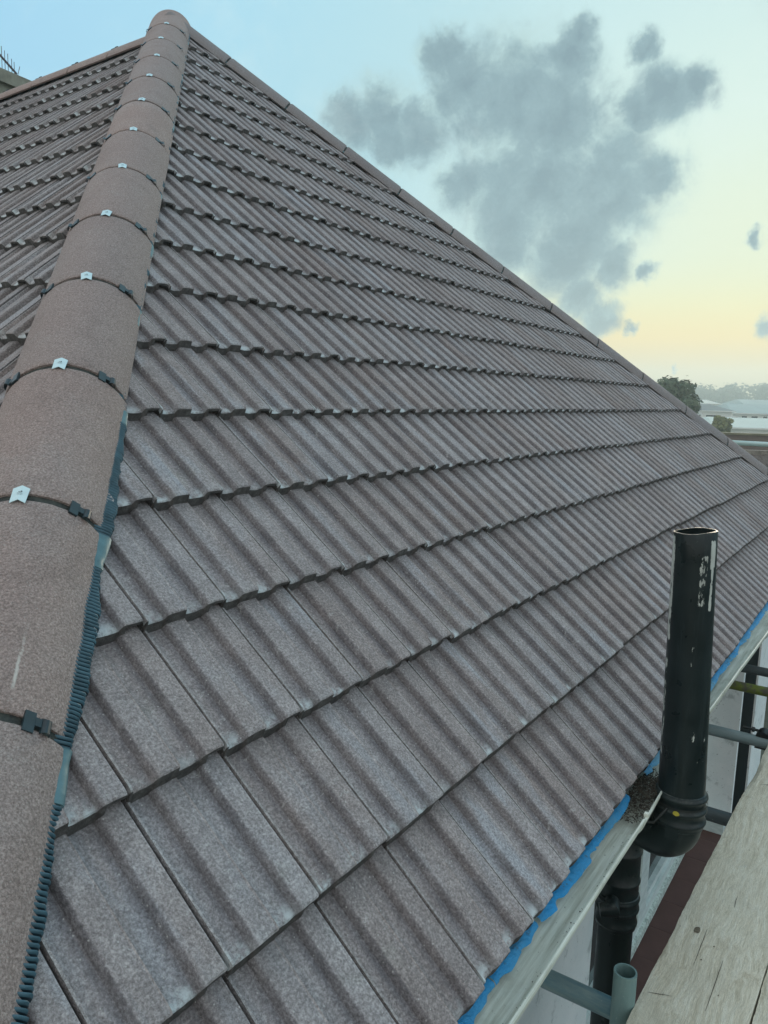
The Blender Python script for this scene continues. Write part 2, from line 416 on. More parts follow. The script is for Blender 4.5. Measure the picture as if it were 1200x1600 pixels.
M = {
    "tile": tile_material(), "nose": nose_material(), "hip": hip_material(),
    "felt": simple("roofing_felt", (.02, .02, .022), .9),
    "roll": simple("blue_grey_hip_roll", (.052, .118, .150), .42, 0.1, .35, 30, .0006),
    "rollflat": simple("plain_roll_joint", (.10, .19, .21), .38, 0.15, .25, 24, .0006),
    "rollgroove": simple("roll_groove", (.012, .030, .042), .6),
    "clip": simple("zinc_clip", (.62, .78, .78), .35, .25, .08, 40),
    "black": simple("black_plastic", (.020, .036, .042), .38, 0, .3, 30),
    "union": streaky("grey_union", (.060, .068, .058), (.022, .026, .025), (20, 20, 20), .8),
    "print": simple("dark_print", (.03, .04, .04), .5),
    "gutter": streaky("weathered_gutter", (.74, .78, .69), (.44, .46, .38), (.7, 12, 12), .5, (.30, .31, .24), .0006),
    "membrane": membrane_material(), "wood": wood_material(), "pipe": pipe_material(True), "pipe2": pipe_material(False),
    "wall": wall_material(),
    "upvc": streaky("white_frame", (.66, .76, .74), (.48, .58, .56), (2, 2, 6), .4, (.52, .60, .57)),
    "cill": streaky("mossy_cill", (.56, .65, .60), (.20, .25, .22), (9, 9, 9), .6, (.14, .17, .15)),
    "glass": simple("window_glass", (.03, .05, .05), .08, 0, .2, 1, 0, .6),
    "floor": simple("red_brown_paving", (.105, .055, .047), .6, 0, .16, 5, .0008, .3),
    "dark": simple("black_boarding", (.004, .007, .008), .7, 0, .2, 6, 0, .1),
    "soffit": simple("soffit_board", (.25, .28, .27), .7),
    "tube_blue": tube_material("blue_stained_tube", (.06, .19, .26), (.36, .45, .42)),
    "tube_grey": tube_material("galvanised_tube", (.21, .29, .30), (.34, .43, .44)),
    "tube_dark": tube_material("dull_dark_tube", (.055, .075, .08), (.12, .15, .155)),
    "tube_moss": tube_material("mossy_tube", (.06, .06, .045), (.15, .15, .11), (.17, .22, .03)),
    "tube_post": tube_material("post_tube", (.13, .24, .24), (.24, .35, .34)),
    "rail": tube_material("pale_rail", (.42, .58, .56), (.55, .70, .67)),
    "steel": simple("black_steel", (.02, .025, .025), .5, .3),
    "moss": simple("moss_debris", (.060, .050, .035), .95, 0, .6, 60),
    "yellow": simple("yellow_paint", (.42, .36, .04), .6),
}


# ------------------------------------------------------------------ object helpers
def link(o, parent=None):
    COL.objects.link(o)
    if parent is not None: o.parent = parent
    return o


def tag(o, label=None, cat=None, group=None, kind=None):
    for k, v in (("label", label), ("category", cat), ("group", group), ("kind", kind)):
        if v: o[k] = v
    return o


def empty(name, label, cat, loc=(0, 0, 0), group=None):
    o = bpy.data.objects.new(name, None)
    o.empty_display_size = .1
    o.location = loc
    link(o)
    return tag(o, label, cat, group)


class MB:
    """collects vertices and faces of ONE mesh"""
    def __init__(self): self.v, self.f, self.mi, self.uv, self.sh = [], [], [], None, None
    def face(self, idx, mi=0): self.f.append(tuple(idx)); self.mi.append(mi)
    def box(self, lo, hi, mi=0, mat=None):
        b = len(self.v)
        for z in (lo[2], hi[2]):
            for x, y in ((lo[0], lo[1]), (hi[0], lo[1]), (hi[0], hi[1]), (lo[0], hi[1])):
                p = Vector((x, y, z))
                self.v.append(mat @ p if mat else p)
        for q in ((3, 2, 1, 0), (4, 5, 6, 7), (0, 1, 5, 4), (1, 2, 6, 5), (2, 3, 7, 6), (3, 0, 4, 7)):
            self.face([b + i for i in q], mi)
        return self
    def rings(self, rings, closed=True, cap0=False, cap1=False, mi=0):
        b = len(self.v); n = len(rings[0])
        for r in rings: self.v.extend(r)
        m = n if closed else n - 1
        for i in range(len(rings) - 1):
            for j in range(m):
                a = b + i * n + j; c = b + i * n + (j + 1) % n
                self.face((a, c, c + n, a + n), mi)
        if cap0: self.face([b + j for j in range(n)][::-1], mi)
        if cap1: self.face([b + (len(rings) - 1) * n + j for j in range(n)], mi)
        return self
    def sweep(self, pts, rad, seg=20, cap=True, mi=0):
        rs = []
        pts = [Vector(p) for p in pts]
        up = None
        for i, p in enumerate(pts):
            t = (pts[min(i + 1, len(pts) - 1)] - pts[max(i - 1, 0)]).normalized()
            if up is None: up = t.orthogonal().normalized()
            up = (up - t * up.dot(t)).normalized()
            s = t.cross(up)
            r = rad[i] if isinstance(rad, (list, tuple)) else rad
            rs.append([p + up * (r * math.cos(a)) + s * (r * math.sin(a)) for a in (2 * math.pi * k / seg for k in range(seg))])
        return self.rings(rs, True, cap, cap, mi)
    def mesh(self, name, mats, smooth=True):
        me = bpy.data.meshes.new(name)
        me.from_pydata([tuple(p) for p in self.v], [], self.f)
        for m in (mats if isinstance(mats, (list, tuple)) else [mats]): me.materials.append(m)
        me.polygons.foreach_set("material_index", self.mi)
        if smooth: me.polygons.foreach_set("use_smooth", [True] * len(self.f))
        if self.uv:
            l = me.uv_layers.new(name="UVMap")
            idx = [0] * len(me.loops); me.loops.foreach_get("vertex_index", idx)
            flat = []
            for i in idx: flat.extend(self.uv[i])
            l.data.foreach_set("uv", flat)
        if self.sh:
            a = me.attributes.new("shade", "FLOAT", "FACE"); a.data.foreach_set("value", self.sh)
        me.update()
        return me
    def build(self, name, mats, parent=None, smooth=True, sharp=40):
        me = self.mesh(name, mats, smooth)
        if smooth: me.set_sharp_from_angle(angle=math.radians(sharp))
        return link(bpy.data.objects.new(name, me), parent)


def nz(x, y=0.0, z=0.0): return mnoise.noise(Vector((x, y, z)))


# ------------------------------------------------------------------ the roof: measures
PITCH = 0.7193978
CP, SP = math.cos(PITCH), math.sin(PITCH)
G = 0.2805739          # gauge
TW = 0.2               # cover width
HL = -0.953            # hips in plan: X - Y = HL on the left, X + Y = HR on the right
HR = 6.925
ZK = [-.021, -.006, .001, .004, .005, .005, .006, .005, .001, -.001, 0, 0, -.001, 0, 0, 0, 0, 0, 0, 0]
VK = [.002, .004, .006, 0, -.001, -.004, -.005, -.007, -.008, -.003, .004, .005, .004, .002, 0, 0, 0, 0, 0, 0]
FRONT = Matrix(((1, 0, 0, 0), (0, CP, -SP, 0), (0, SP, CP, 0), (0, 0, 0, 1)))
_h = Vector((math.sin(math.radians(3.2)), math.cos(math.radians(3.2)), 0))      # the side eave is not quite square to the front
_n = Vector((1, 1, math.tan(PITCH))).cross(_h).normalized()
if _n.z < 0: _n = -_n
_v = _n.cross(-_h).normalized()
SIDE = Matrix(((-_h.x, _v.x, _n.x, HL), (-_h.y, _v.y, _n.y, 0), (0, _v.z, _n.z, 0), (0, 0, 0, 1)))
GS = G * SP / _v.z                                                             # gauge measured on that slope
_t = SIDE.inverted() @ (Vector((HL, 0, 0)) + Vector((1, 1, math.tan(PITCH))))
UH = _t.x / _t.y                                                               # the hip on that slope is u = UH * v
STOP = 16.95 * GS
PLEN = (HR - HL) / 2 / CP
APEX = Vector(((HR + HL) / 2, (HR - HL) / 2, PLEN * SP))


def project(p):
    d = p - CAM
    z = d.dot(FWD)
    if z < .05: return None
    return 600 + 1220.8 * d.dot(RIGHT) / z, 800 + 1220.8 * d.dot(DOWN) / z, z


# ------------------------------------------------------------------ tiles
def profile(u):
    """height of the upper face across one tile (two ribs), rib tops at 0"""
    h = (u / .1) % 1.0
    if u < .0095:                      # raised lip along the side joint
        return (.0145 if .0013 < u < .0058 else .0125 if .0010 < u < .0066 else .0030) - .0175
    if h < .49: z = .0022 * (1 - math.sin(math.pi * min(1, h / .43)))
    elif h < .545:
        t = (h - .43) / .115
        z = .0022 + .0143 * (t * t * (3 - 2 * t))
    elif h < .955: z = .0165 + .0010 * math.sin(math.pi * (h - .545) / .41)
    else: z = .0165 * (1 - (h - .955) / .045) + .0022
    return z - .0175


US = [0, .0009, .0015, .0035, .0057, .0065, .0096, .014, .024, .030, .038, .043, .0452, .0475, .050, .0523, .0545, .059, .070, .086, .0935, .0955, .099]
US = US + [.1, .1015, .106] + [.1 + u for u in US[7:]]
US = [u for u in US if u < .1938] + [.1940, .1944]


def tile_mb(vs, thick=.0232, seed=0, tid=None, off=(0, 0, 0), mat=None, tail=True):
    """one tile in its own coordinates: u across, v up the slope, z out of the roof"""
    mb = MB(); mb.uv = []
    rs = []
    rnd = random.Random(seed)
    ph = rnd.random() * 50
    for v in vs:
        row = []
        for u in US:
            z = profile(u)
            if u > .1942: z = -.013
            z -= .024 * v / G
            dv = 0.0
            if v <= .0001:
                z -= .0035
                dv = .0016 * nz(u * 60, ph)
            elif v < .006: z -= .0008
            z += .0006 * nz(u * 30, v * 20, ph)
            row.append((u, v + dv, z))
            mb.uv.append((u / TW, v / G))
        rs.append(row)
    mb.rings([[Vector(p) for p in r] for r in rs], False)
    n = len(US)
    # nose: drops to the tile below, with the cut-out under the second rib, and a short return
    b = len(mb.v)
    f = rs[0]
    rows = ([], [], [], [])
    for i, (u, v, z) in enumerate(f):
        notch = .163 < u < .196
        zb = z + .0035 - thick - .0010 * nz(u * 80, ph + 9)
        rows[0].append((u, v, z))
        rows[1].append((u, v - .0016, z - (.0065 if notch else .004)))
        rows[2].append((u, v + (.009 if notch else -.0035), z - (.0072 if notch else .009)))
        rows[3].append((u, v + (.007 if notch else -.0068), zb))
    mb.rings([[Vector(p) for p in r] for r in rows][::-1], False, mi=1)
    mb.rings([[Vector((p[0], v, p[2] - (.024 * v / G if v > .01 else 0))) for p in rows[3]] for v in (.09, .0072)], False, mi=1)
    # side edges
    for col in (0, n - 1):
        pts = [(rs[k][col]) for k in range(len(vs))]
        top = [Vector(p) for p in pts]
        bot = [Vector((p[0], p[1], p[2] - .012)) for p in pts]
        mb.rings([top, bot] if col == 0 else [bot, top], False, mi=1)
    mb.uv = mb.uv + [((p[0]) / TW, max(0, p[1]) / G) for p in mb.v[len(mb.uv):]]
    return mb


VS_HI = [0, .003, .010, .05, .11, .18, .25, .300]
VS_LO = [0, .006, .300]
variants = []
for s in range(6):
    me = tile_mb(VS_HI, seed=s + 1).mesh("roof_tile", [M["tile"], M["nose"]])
    me.set_sharp_from_angle(angle=math.radians(35))
    variants.append(me)

house = empty("house", "white rendered house with a brown tiled hipped roof and a line of clipped hip tiles", "house", (0, 0, 0))

# felt-covered decks below the tiles, one per slope; each slope parents its tiles
def deck(mat, poly, label=None):
    mb = MB()
    top = [mat @ Vector((u, v, -.082)) for u, v in poly]
    bot = [mat @ Vector((u, v, -.115)) for u, v in poly]
    mb.rings([bot, top], True, True, True)
    o = mb.build("roof_slope", M["felt"], house, smooth=False)
    if label: o["label"] = label
    return o

LEFT_LEN = 13.0
front_deck = deck(FRONT, [(HL + .05, .04), (HR - .05, .04), (APEX.x, PLEN - .05)])
side_deck = deck(SIDE, [(-.05, .04), (UH * STOP - .02, STOP), (-LEFT_LEN, STOP), (-LEFT_LEN, .04)])
RIGHT_M = Matrix(((0, -CP, SP, HR), (1, 0, 0, 0), (0, SP, CP, 0), (0, 0, 0, 1)))
right_deck = deck(RIGHT_M, [(.05, .04), (LEFT_LEN, .04), (LEFT_LEN, 4.5), (4.5 * CP + .02, 4.5)])

cands = []
for k in range(19):
    v0 = G * k + VK[k]
    if v0 > PLEN - .06: continue
    za, zb = ZK[k], (ZK[k + 1])
    # front slope
    j0 = int(math.floor((HL + v0 * CP) / TW)) - 1
    j1 = int(math.ceil((HR - v0 * CP) / TW)) + 1
    for j in range(j0, j1 + 1):
        cands.append(("F", k, j, v0))
    if k > 16: continue
    v0 = GS * k
    for j in range(-int(LEFT_LEN / TW), int(math.ceil(UH * v0 / TW)) + 1):
        cands.append(("L", k, j, v0))
MARG = .035
items = []
for face, k, j, v0 in cands:
    mat = FRONT if face == "F" else SIDE
    ph = 0.0 if face == "F" else .07
    u0 = j * TW + ph
    if face == "F":
        # lies inside / is cut by / lies outside of the hips
        vt = v0 + .30
        if u0 + TW < HL + v0 * CP + MARG or u0 > HR - v0 * CP - MARG: continue
        cutL = u0 < HL + vt * CP + MARG
        cutR = u0 + TW > HR - vt * CP - MARG
    else:
        vt = v0 + .30
        if u0 > UH * v0 - MARG: continue
        cutL = False
        cutR = u0 + TW > UH * vt - MARG
    cpt = mat @ Vector((u0 + TW / 2, v0 + G / 2, 0))
    pr = project(cpt)
    size = 0
    if pr and -70 < pr[0] < 1270 and -70 < pr[1] < 1670:
        cs = [project(mat @ Vector((u0 + a * TW, v0 + b * G, 0))) for a, b in ((0, 0), (1, 0), (1, 1), (0, 1))]
        if all(cs):
            size = abs(sum(cs[i][0] * cs[(i + 1) % 4][1] - cs[(i + 1) % 4][0] * cs[i][1] for i in range(4))) / 2
    items.append((size, face, k, j, v0, u0, cutL, cutR))
items.sort(key=lambda t: -t[0])
rnd = random.Random(3)
mass = {"F": MB(), "L": MB()}
mass_id = {"F": [], "L": []}
for m_ in mass.values(): m_.uv = []
n_single = 0
for size, face, k, j, v0, u0, cutL, cutR in items:
    mat = FRONT if face == "F" else SIDE
    dz = ZK[k]
    tilt = (ZK[k + 1] - ZK[k]) / G if face == "F" else 0
    if face == "L": dz = 0.0
    local = mat @ Matrix.Translation((u0 + rnd.uniform(-.0008, .0008), v0 + rnd.uniform(-.0035, .0035), dz + rnd.uniform(-.0007, .0007))) \
        @ Matrix.Rotation(math.atan(tilt), 4, "X") @ Matrix.Rotation(rnd.uniform(-.007, .007), 4, "Z") @ Matrix.Rotation(rnd.uniform(-.009, .009), 4, "Y")
    single = size > 0 and n_single < 300
    if not single and size == 0 and face == "L" and (j * TW < -9.5): continue
    me = variants[rnd.randrange(6)] if single else None
    if single and not (cutL or cutR):
        o = bpy.data.objects.new("roof_tile", me)
    else:
        mb = tile_mb(VS_HI if single else VS_LO, seed=rnd.randrange(999))
        if cutL or cutR:
            me = mb.mesh("roof_tile", [M["tile"], M["nose"]])
            bm = bmesh.new(); bm.from_mesh(me)
            planes = []
            if cutL: planes.append((FRONT, Vector((1, -1, 0)), Vector((HL, 0, 0)), 1))
            if cutR and face == "F": planes.append((FRONT, Vector((-1, -1, 0)), Vector((HR, 0, 0)), 1))
            if cutR and face == "L": planes.append((SIDE, Vector((-1, 1, 0)), Vector((HL, 0, 0)), 1))
            inv = local.inverted()
            for _, nrm, pt, _s in planes:
                pt2 = inv @ (pt + nrm.normalized() * (MARG * .8))
                n2 = (inv.to_3x3() @ nrm).normalized()
                bmesh.ops.bisect_plane(bm, geom=bm.verts[:] + bm.edges[:] + bm.faces[:], plane_co=pt2, plane_no=n2, clear_inner=True, clear_outer=False)
            if len(bm.faces) < 3:
                bm.free(); bpy.data.meshes.remove(me); continue
            bm.to_mesh(me); bm.free()
        else:
            me = None
        if single:
            me.set_sharp_from_angle(angle=math.radians(35))
            o = bpy.data.objects.new("roof_tile", me)
        else:
            M_ = mass[face]
            b0 = len(M_.v)
            if me:
                uvl = me.uv_layers[0].data
                uvs = [(0, 0)] * len(me.vertices)
                for lp in me.loops: uvs[lp.vertex_index] = tuple(uvl[lp.index].uv)
                M_.v.extend([local @ v.co for v in me.vertices]); M_.uv.extend(uvs)
                for p in me.polygons: M_.face([b0 + i for i in p.vertices], p.material_index)
                nn = len(me.vertices)
                bpy.data.meshes.remove(me)
            else:
                M_.v.extend([local @ v for v in mb.v]); M_.uv.extend(mb.uv)
                for f_, mi in zip(mb.f, mb.mi): M_.face([b0 + i for i in f_], mi)
                nn = len(mb.v)
            mass_id[face].extend([rnd.random()] * nn)
            continue
    n_single += 1
    link(o, front_deck if face == "F" else side_deck)
    o.matrix_world = local
for face, dk in (("F", front_deck), ("L", side_deck)):
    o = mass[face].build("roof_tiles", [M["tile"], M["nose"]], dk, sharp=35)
    a = o.data.attributes.new("tile_id", "FLOAT", "POINT")
    a.data.foreach_set("value", mass_id[face])
    o["kind"] = "stuff"

# ------------------------------------------------------------------ hip and ridge tiles
HSP = .4687
R_HIP, HALF = .1460, .1365
TH = math.asin(HALF / R_HIP)


def hip_tile_mesh(length, radius=R_HIP, th=TH, dome=False):
    mb = MB(); mb.uv = []
    seg = 30
    ys = [0, .004, .015, .11, .23, .35, length - .015, length - .003, length]
    rs, bs = [], []
    for y in ys:
        e = .0025 if y in (0, length) else (.0006 if y in (.004, length - .003) else 0)
        row, low = [], []
        for i in range(seg + 1):
            t = -th + 2 * th * i / seg
            r = radius - e + .0009 * nz(t * 6, y * 9, radius)
            r2 = radius - .0125
            yy = y + (.0016 * nz(t * 9, y * 3 + 2, radius) + .0010 * nz(t * 40, y, 3) if y < .02 or y > length - .02 else 0)
            row.append(Vector((r * math.sin(t), yy, r * math.cos(t) - radius)))
            low.append(Vector((r2 * math.sin(t), y, r2 * math.cos(t) - radius)))
            mb.uv.append((i / seg, y / length))
        rs.append(row); bs.append(low)
    mb.rings(rs, False)
    for a, b2 in ((bs[0], rs[0]), (rs[-1], bs[-1])): mb.rings([a, b2], False)
    mb.rings(bs[::-1], False)
    mb.rings([[r[0] for r in bs], [r[0] for r in rs]], False)
    mb.rings([[r[-1] for r in rs], [r[-1] for r in bs]], False)
    mb.uv = mb.uv + [(.5, .6)] * (len(mb.v) - len(mb.uv))
    me = mb.mesh("hip_tile", M["hip"])
    me.set_sharp_from_angle(angle=math.radians(40))
    return me


def clip_mesh():
    """folded zinc clip: pointed head, swallow tail, laid over the joint (y runs up the hip)"""
    mb = MB()
    w_, h_ = .0135, .0215
    out = [(-w_, -h_ - .002), (0, -h_ + .0055), (w_, -h_ - .002), (w_ * 1.08, h_ - .004), (0, h_ + .003), (-w_ * 1.08, h_ - .004)]
    def zz(x): return .0048 - abs(x) * .16
    top = [Vector((x, y, zz(x))) for x, y in out]
    bot = [Vector((x, y, zz(x) - .0012)) for x, y in out]
    mb.v = top + bot
    mb.face((0, 1, 4, 5)); mb.face((1, 2, 3, 4))
    mb.face((11, 10, 7, 6)); mb.face((10, 9, 8, 7))
    for i in range(6): mb.face((i, i + 6, (i + 1) % 6 + 6, (i + 1) % 6))
    # screw head and the printed marks
    def quad(x0, y0, x1, y1, lift=.0004):
        b = len(mb.v)
        mb.v += [Vector((x, y, zz(x) + lift)) for x, y in ((x0, y0), (x1, y0), (x1, y1), (x0, y1))]
        mb.face((b, b + 1, b + 2, b + 3), 1)
    quad(.0004, .0055, .0032, .0085); quad(-.0034, .0055, -.0004, .0068)
    quad(-.0052, .0015, .0, .0025); quad(.0, .0015, .0044, .0025)
    quad(-.0045, -.0022, .0, -.0018); quad(.0, -.0022, .0052, -.0018)
    me = mb.mesh("zinc_clip", [M["clip"], M["print"]], smooth=False)
    return me


def side_clip_mesh():
    """black plastic clamp over the joint with a curled ear"""
    mb = MB()
    mb.box((-.0085, -.0165, -.001), (.0085, .0165, .0048))
    mb.box((.0085, -.004, .0), (.0185, .0095, .0052))
    arc = []
    for i in range(9):
        a = math.pi * (.95 - .95 * i / 8)
        arc.append((.0215 + .0075 * math.cos(a) + .004, .0005 + .0105 * math.sin(a)))
    rr = []
    for x, z in arc: rr.append([Vector((x, -.0125 - .006 * abs(z) * 60 * .3, z)), Vector((x, .0145 - z * .6, z)), Vector((x + .0016, .0145 - z * .6, z - .0008)), Vector((x + .0016, -.0125, z - .0008))])
    mb.rings(rr, True, True, True)
    return mb.mesh("joint_clamp", M["black"], smooth=False)


HIPM, CLIPM, SIDEM = hip_tile_mesh(HSP - .017), clip_mesh(), side_clip_mesh()


def union_mesh(radius, th):
    mb = MB()
    rs = []
    for y, dr in ((-.022, -.011), (-.012, -.007), (.010, -.007), (.022, -.011)):
        rs.append([Vector(((radius + dr + .0012 * nz(i * .9, y * 90)) * math.sin(t), y, (radius + dr) * math.cos(t) - radius))
                   for i, t in ((i, -th + 2 * th * i / 24) for i in range(25))])
    mb.rings(rs, False)
    mb.rings([[p - Vector((0, 0, .006)) for p in r] for r in rs][::-1], False)
    return mb.mesh("joint_union", M["union"])


UNI = union_mesh(R_HIP, TH * .99)


def frame(origin, d, up_hint=Vector((0, 0, 1))):
    """x lateral, y back up the line (against d), z outward"""
    y = (-d).normalized()
    x = y.cross(up_hint).normalized()
    z = x.cross(y).normalized()
    return Matrix(((x.x, y.x, z.x, origin.x), (x.y, y.y, z.y, origin.y), (x.z, y.z, z.z, origin.z), (0, 0, 0, 1)))


def run_of_tiles(apex, d, first, spacing, count, mesh, label0, clips=True, uni=UNI, rad=R_HIP, far=False):
    """tiles laid along a line; each tile carries its own joint clip, clamps and union at its UPPER end"""
    for m_ in range(count):
        s1 = first + spacing * m_          # joint at the tile's lower end
        j = random.Random(m_ * 7 + int(first * 100))
        fr = frame(apex + d * s1, d) @ Matrix.Rotation(j.uniform(-.003, .002), 4, "X") @ Matrix.Rotation(j.uniform(-.006, .006), 4, "Z")
        t = bpy.data.objects.new(label0, mesh)
        link(t, house)
        t.matrix_world = fr @ Matrix.Translation((0, .0085, j.uniform(-.0004, .0004)))
        yield m_, t, fr


d_left = Vector((-1, -1, -math.tan(PITCH))).normalized()
d_right = Vector((1, -1, -math.tan(PITCH))).normalized()
CREST = Vector((2.9857, 3.9391, 3.4755))


def sub(mesh, name, parent, mw):
    o = bpy.data.objects.new(name, mesh)
    link(o, parent)
    o.matrix_world = mw
    return o


def around(fr, t, rad=R_HIP, lift=0.0):
    return fr @ Matrix.Translation((0, 0, -rad)) @ Matrix.Rotation(t, 4, "Y") @ Matrix.Translation((0, 0, rad + lift))


bpy.context.view_layer.update()
for m_, t, fr in run_of_tiles(CREST, d_left, .4486, .4686, 13, HIPM, "hip_tile"):
    if m_ in (11, 12): t.pass_index = 1
    sub(UNI, "joint_union", t, fr)
    jr = random.Random(m_)
    sub(CLIPM, "zinc_clip", t, around(fr, jr.uniform(-.03, .03)) @ Matrix.Rotation(jr.uniform(-.1, .1), 4, "Z"))
    sub(SIDEM, "joint_clamp", t, around(fr, .66 + jr.uniform(-.03, .03), lift=-.0015) @ Matrix.Rotation(jr.uniform(-.08, .08), 4, "Z"))
    sub(SIDEM, "joint_clamp", t, around(fr, -.72 + jr.uniform(-.03, .03), lift=-.0015) @ Matrix.Rotation(math.pi + jr.uniform(-.08, .08), 4, "Z"))
HIP_R = hip_tile_mesh(.4744 - .012)
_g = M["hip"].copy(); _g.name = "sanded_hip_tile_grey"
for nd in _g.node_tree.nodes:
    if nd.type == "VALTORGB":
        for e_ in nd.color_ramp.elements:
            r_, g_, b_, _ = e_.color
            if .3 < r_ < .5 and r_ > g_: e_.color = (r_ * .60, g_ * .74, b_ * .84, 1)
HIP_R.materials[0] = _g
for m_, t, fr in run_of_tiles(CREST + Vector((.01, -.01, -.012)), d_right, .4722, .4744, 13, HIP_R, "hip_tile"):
    t.data = HIP_R
    sub(UNI, "joint_union", t, fr)
    sub(CLIPM, "zinc_clip", t, around(fr, .15, lift=-.001))

# topmost piece: short hip tile with a rounded end at the peak
mb = MB(); mb.uv = []
rs = []
for y, sc_ in ((0, 1.0), (.03, 1.0), (.075, .985), (.11, .93), (.135, .82), (.15, .62), (.157, .3)):
    row = []
    for i in range(31):
        t = -TH + 2 * TH * i / 30
        row.append(Vector((R_HIP * sc_ * math.sin(t), y, R_HIP * (math.cos(t) - 1) - (1 - sc_) * .10)))
        mb.uv.append((i / 30, .6))
    rs.append(row)
mb.rings(rs, False)
cap = mb.build("peak_cap", M["hip"], house)
cap.matrix_world = frame(CREST - d_left * .0, d_left)

# ridge running back from the peak
R_RIDGE, TH_R = .122, 1.28
RIDGEM = hip_tile_mesh(.45 - .012, R_RIDGE, TH_R)
UNI_R = union_mesh(R_RIDGE, TH_R)
foot = SIDE @ Vector((UH * 16.62 * GS - .02, 16.62 * GS, .004))
d_back = Vector((math.sin(math.radians(2.4)), math.cos(math.radians(2.4)), -.006)).normalized()
ridge0 = foot + Vector((.117, 0, .087)) - d_back * .10
for m_, t, fr in run_of_tiles(ridge0, -d_back, -.20, -.45, 22, RIDGEM, "ridge_tile"):
    sub(UNI_R, "joint_union", t, fr)
    sub(SIDEM, "joint_clamp", t, around(fr, -.5, R_RIDGE, -.0015))

# ------------------------------------------------------------------ ribbed hip roll along both sides of the left hip and the near side of the right one
def hip_roll(mat, apex_uv, du, sgn, length, name, wob, start=0.2):
    """mat: slope matrix; the hip line in slope coordinates goes from apex_uv along du; sgn: side"""
    mb = MB()
    e = Vector((-du.y, du.x)) * sgn
    pitch = .0078
    n = int((length - start) / (pitch / 4))
    rows = []
    mi = []
    for i in range(n + 1):
        s = start + i * pitch / 4
        ph = i % 4
        flat = ((s - .4486) % .4686) < .085 or ((s - .4486) % .4686) > .4636
        z = .0035 + (0 if flat else (.0018, .0018, -.001, -.0065)[ph])
        outer = wob(s) + (.004 if flat else .0045 * nz(int(i / 4) * 1.7, sgn * 3) + .005 * nz(s * 24, 7))
        row = []
        for k, (q, zz) in enumerate(((.112, .001), (.133, .002), (outer * .5 + .068, .0015), (outer - .004, .000), (outer, -.005))):
            p = apex_uv + du * s + e * q
            row.append(mat @ Vector((p.x, p.y, z + zz + .0024 * nz(s * 14, k * 3, sgn) + .0016 * nz(s * 47, k * 3, sgn))))
        rows.append(row)
        mi.append(1 if flat else (2 if ph in (2, 3) else 0))
    b = 0
    nn = 5
    for r in rows: mb.v.extend(r)
    for i in range(len(rows) - 1):
        for k in range(nn - 1):
            a = i * nn + k
            f = (a, a + 1, a + 1 + nn, a + nn)
            mb.face(f if sgn > 0 else f[::-1], mi[i])
    return mb.build(name, [M["roll"], M["rollflat"], M["rollgroove"]], house, sharp=60)


apex_f = Vector((APEX.x, PLEN))
du_l = Vector((-CP, -1)).normalized(); du_r = Vector((CP, -1)).normalized()


def wob_left(s):
    o = .149 + .006 * nz(s * 2.3) + .004 * nz(s * 11)
    if s < 4.2: o += .002
    if s > 4.7: o += .012 + .006 * nz(s * 7, 4)
    if 4.75 < s < 5.25: o += .007 * math.sin(math.pi * (s - 4.75) / .5)
    if 5.2 < s < 5.62: o += .012 * math.sin(math.pi * (s - 5.2) / .42)
    if s > 5.7: o = .164 + .007 * nz(s * 9)
    return o


HIPLEN = (APEX.y) / CP * math.sqrt(1 + CP * CP)
hip_roll(FRONT, apex_f, du_l, 1, HIPLEN - .02, "hip_roll", wob_left)
hip_roll(FRONT, apex_f, du_r, -1, HIPLEN - .02, "hip_roll", lambda s: .138 + .006 * nz(s * 3.1, 5), .3)
_al = SIDE.inverted() @ APEX
hip_roll(SIDE, Vector((_al.x, _al.y)), Vector((-UH, -1)).normalized(), -1, HIPLEN - .02, "hip_roll", lambda s: .154 + .009 * nz(s * 2.7, 9) + .005 * nz(s * 13, 2))

# ------------------------------------------------------------------ blue membrane at the eave
def membrane(x0, x1, seed):
    mb = MB()
    n = max(2, int((x1 - x0) / .006))
    rs = []
    for i in range(n + 1):
        x = x0 + (x1 - x0) * i / n
        endt = min(1.0, min(i, n - i) / 9)
        tear = max(0, nz(x * 19, seed * 3) - .12) * .020 + max(0, nz(x * 47, seed) - .25) * .014
        fl = max(.001, (.012 + .010 * nz(x * 6.5, seed) + .004 * nz(x * 31, seed)) - tear) * (.35 + .65 * endt)
        lift = .0035 * nz(x * 15, seed + 4) + .0015 * nz(x * 60, seed + 2)
        rs.append([Vector((x, .048, -.056)), Vector((x, .036, -.057 + lift)), Vector((x, .030, -.059 + lift * 1.2)),
                   Vector((x, .030 - fl * .6, -.062 + lift * .8)), Vector((x, .030 - fl, -.066 + lift + .002 * nz(x * 80, seed)))])
    mb.rings(rs, False)
    return mb.build("roofing_membrane", M["membrane"], house)


membrane(-.9, .26, 1.0)
membrane(.262, .455, 2.0)
membrane(.47, 1.075, 3.0)
membrane(1.235, 6.85, 5.0)

# ------------------------------------------------------------------ walls, recess, windows, soffit
def part_box(name, lo, hi, mat, parent=house, smooth=False, label=None):
    o = MB().box(lo, hi).build(name, mat, parent, smooth=smooth)
    if label: o["label"] = label
    return o


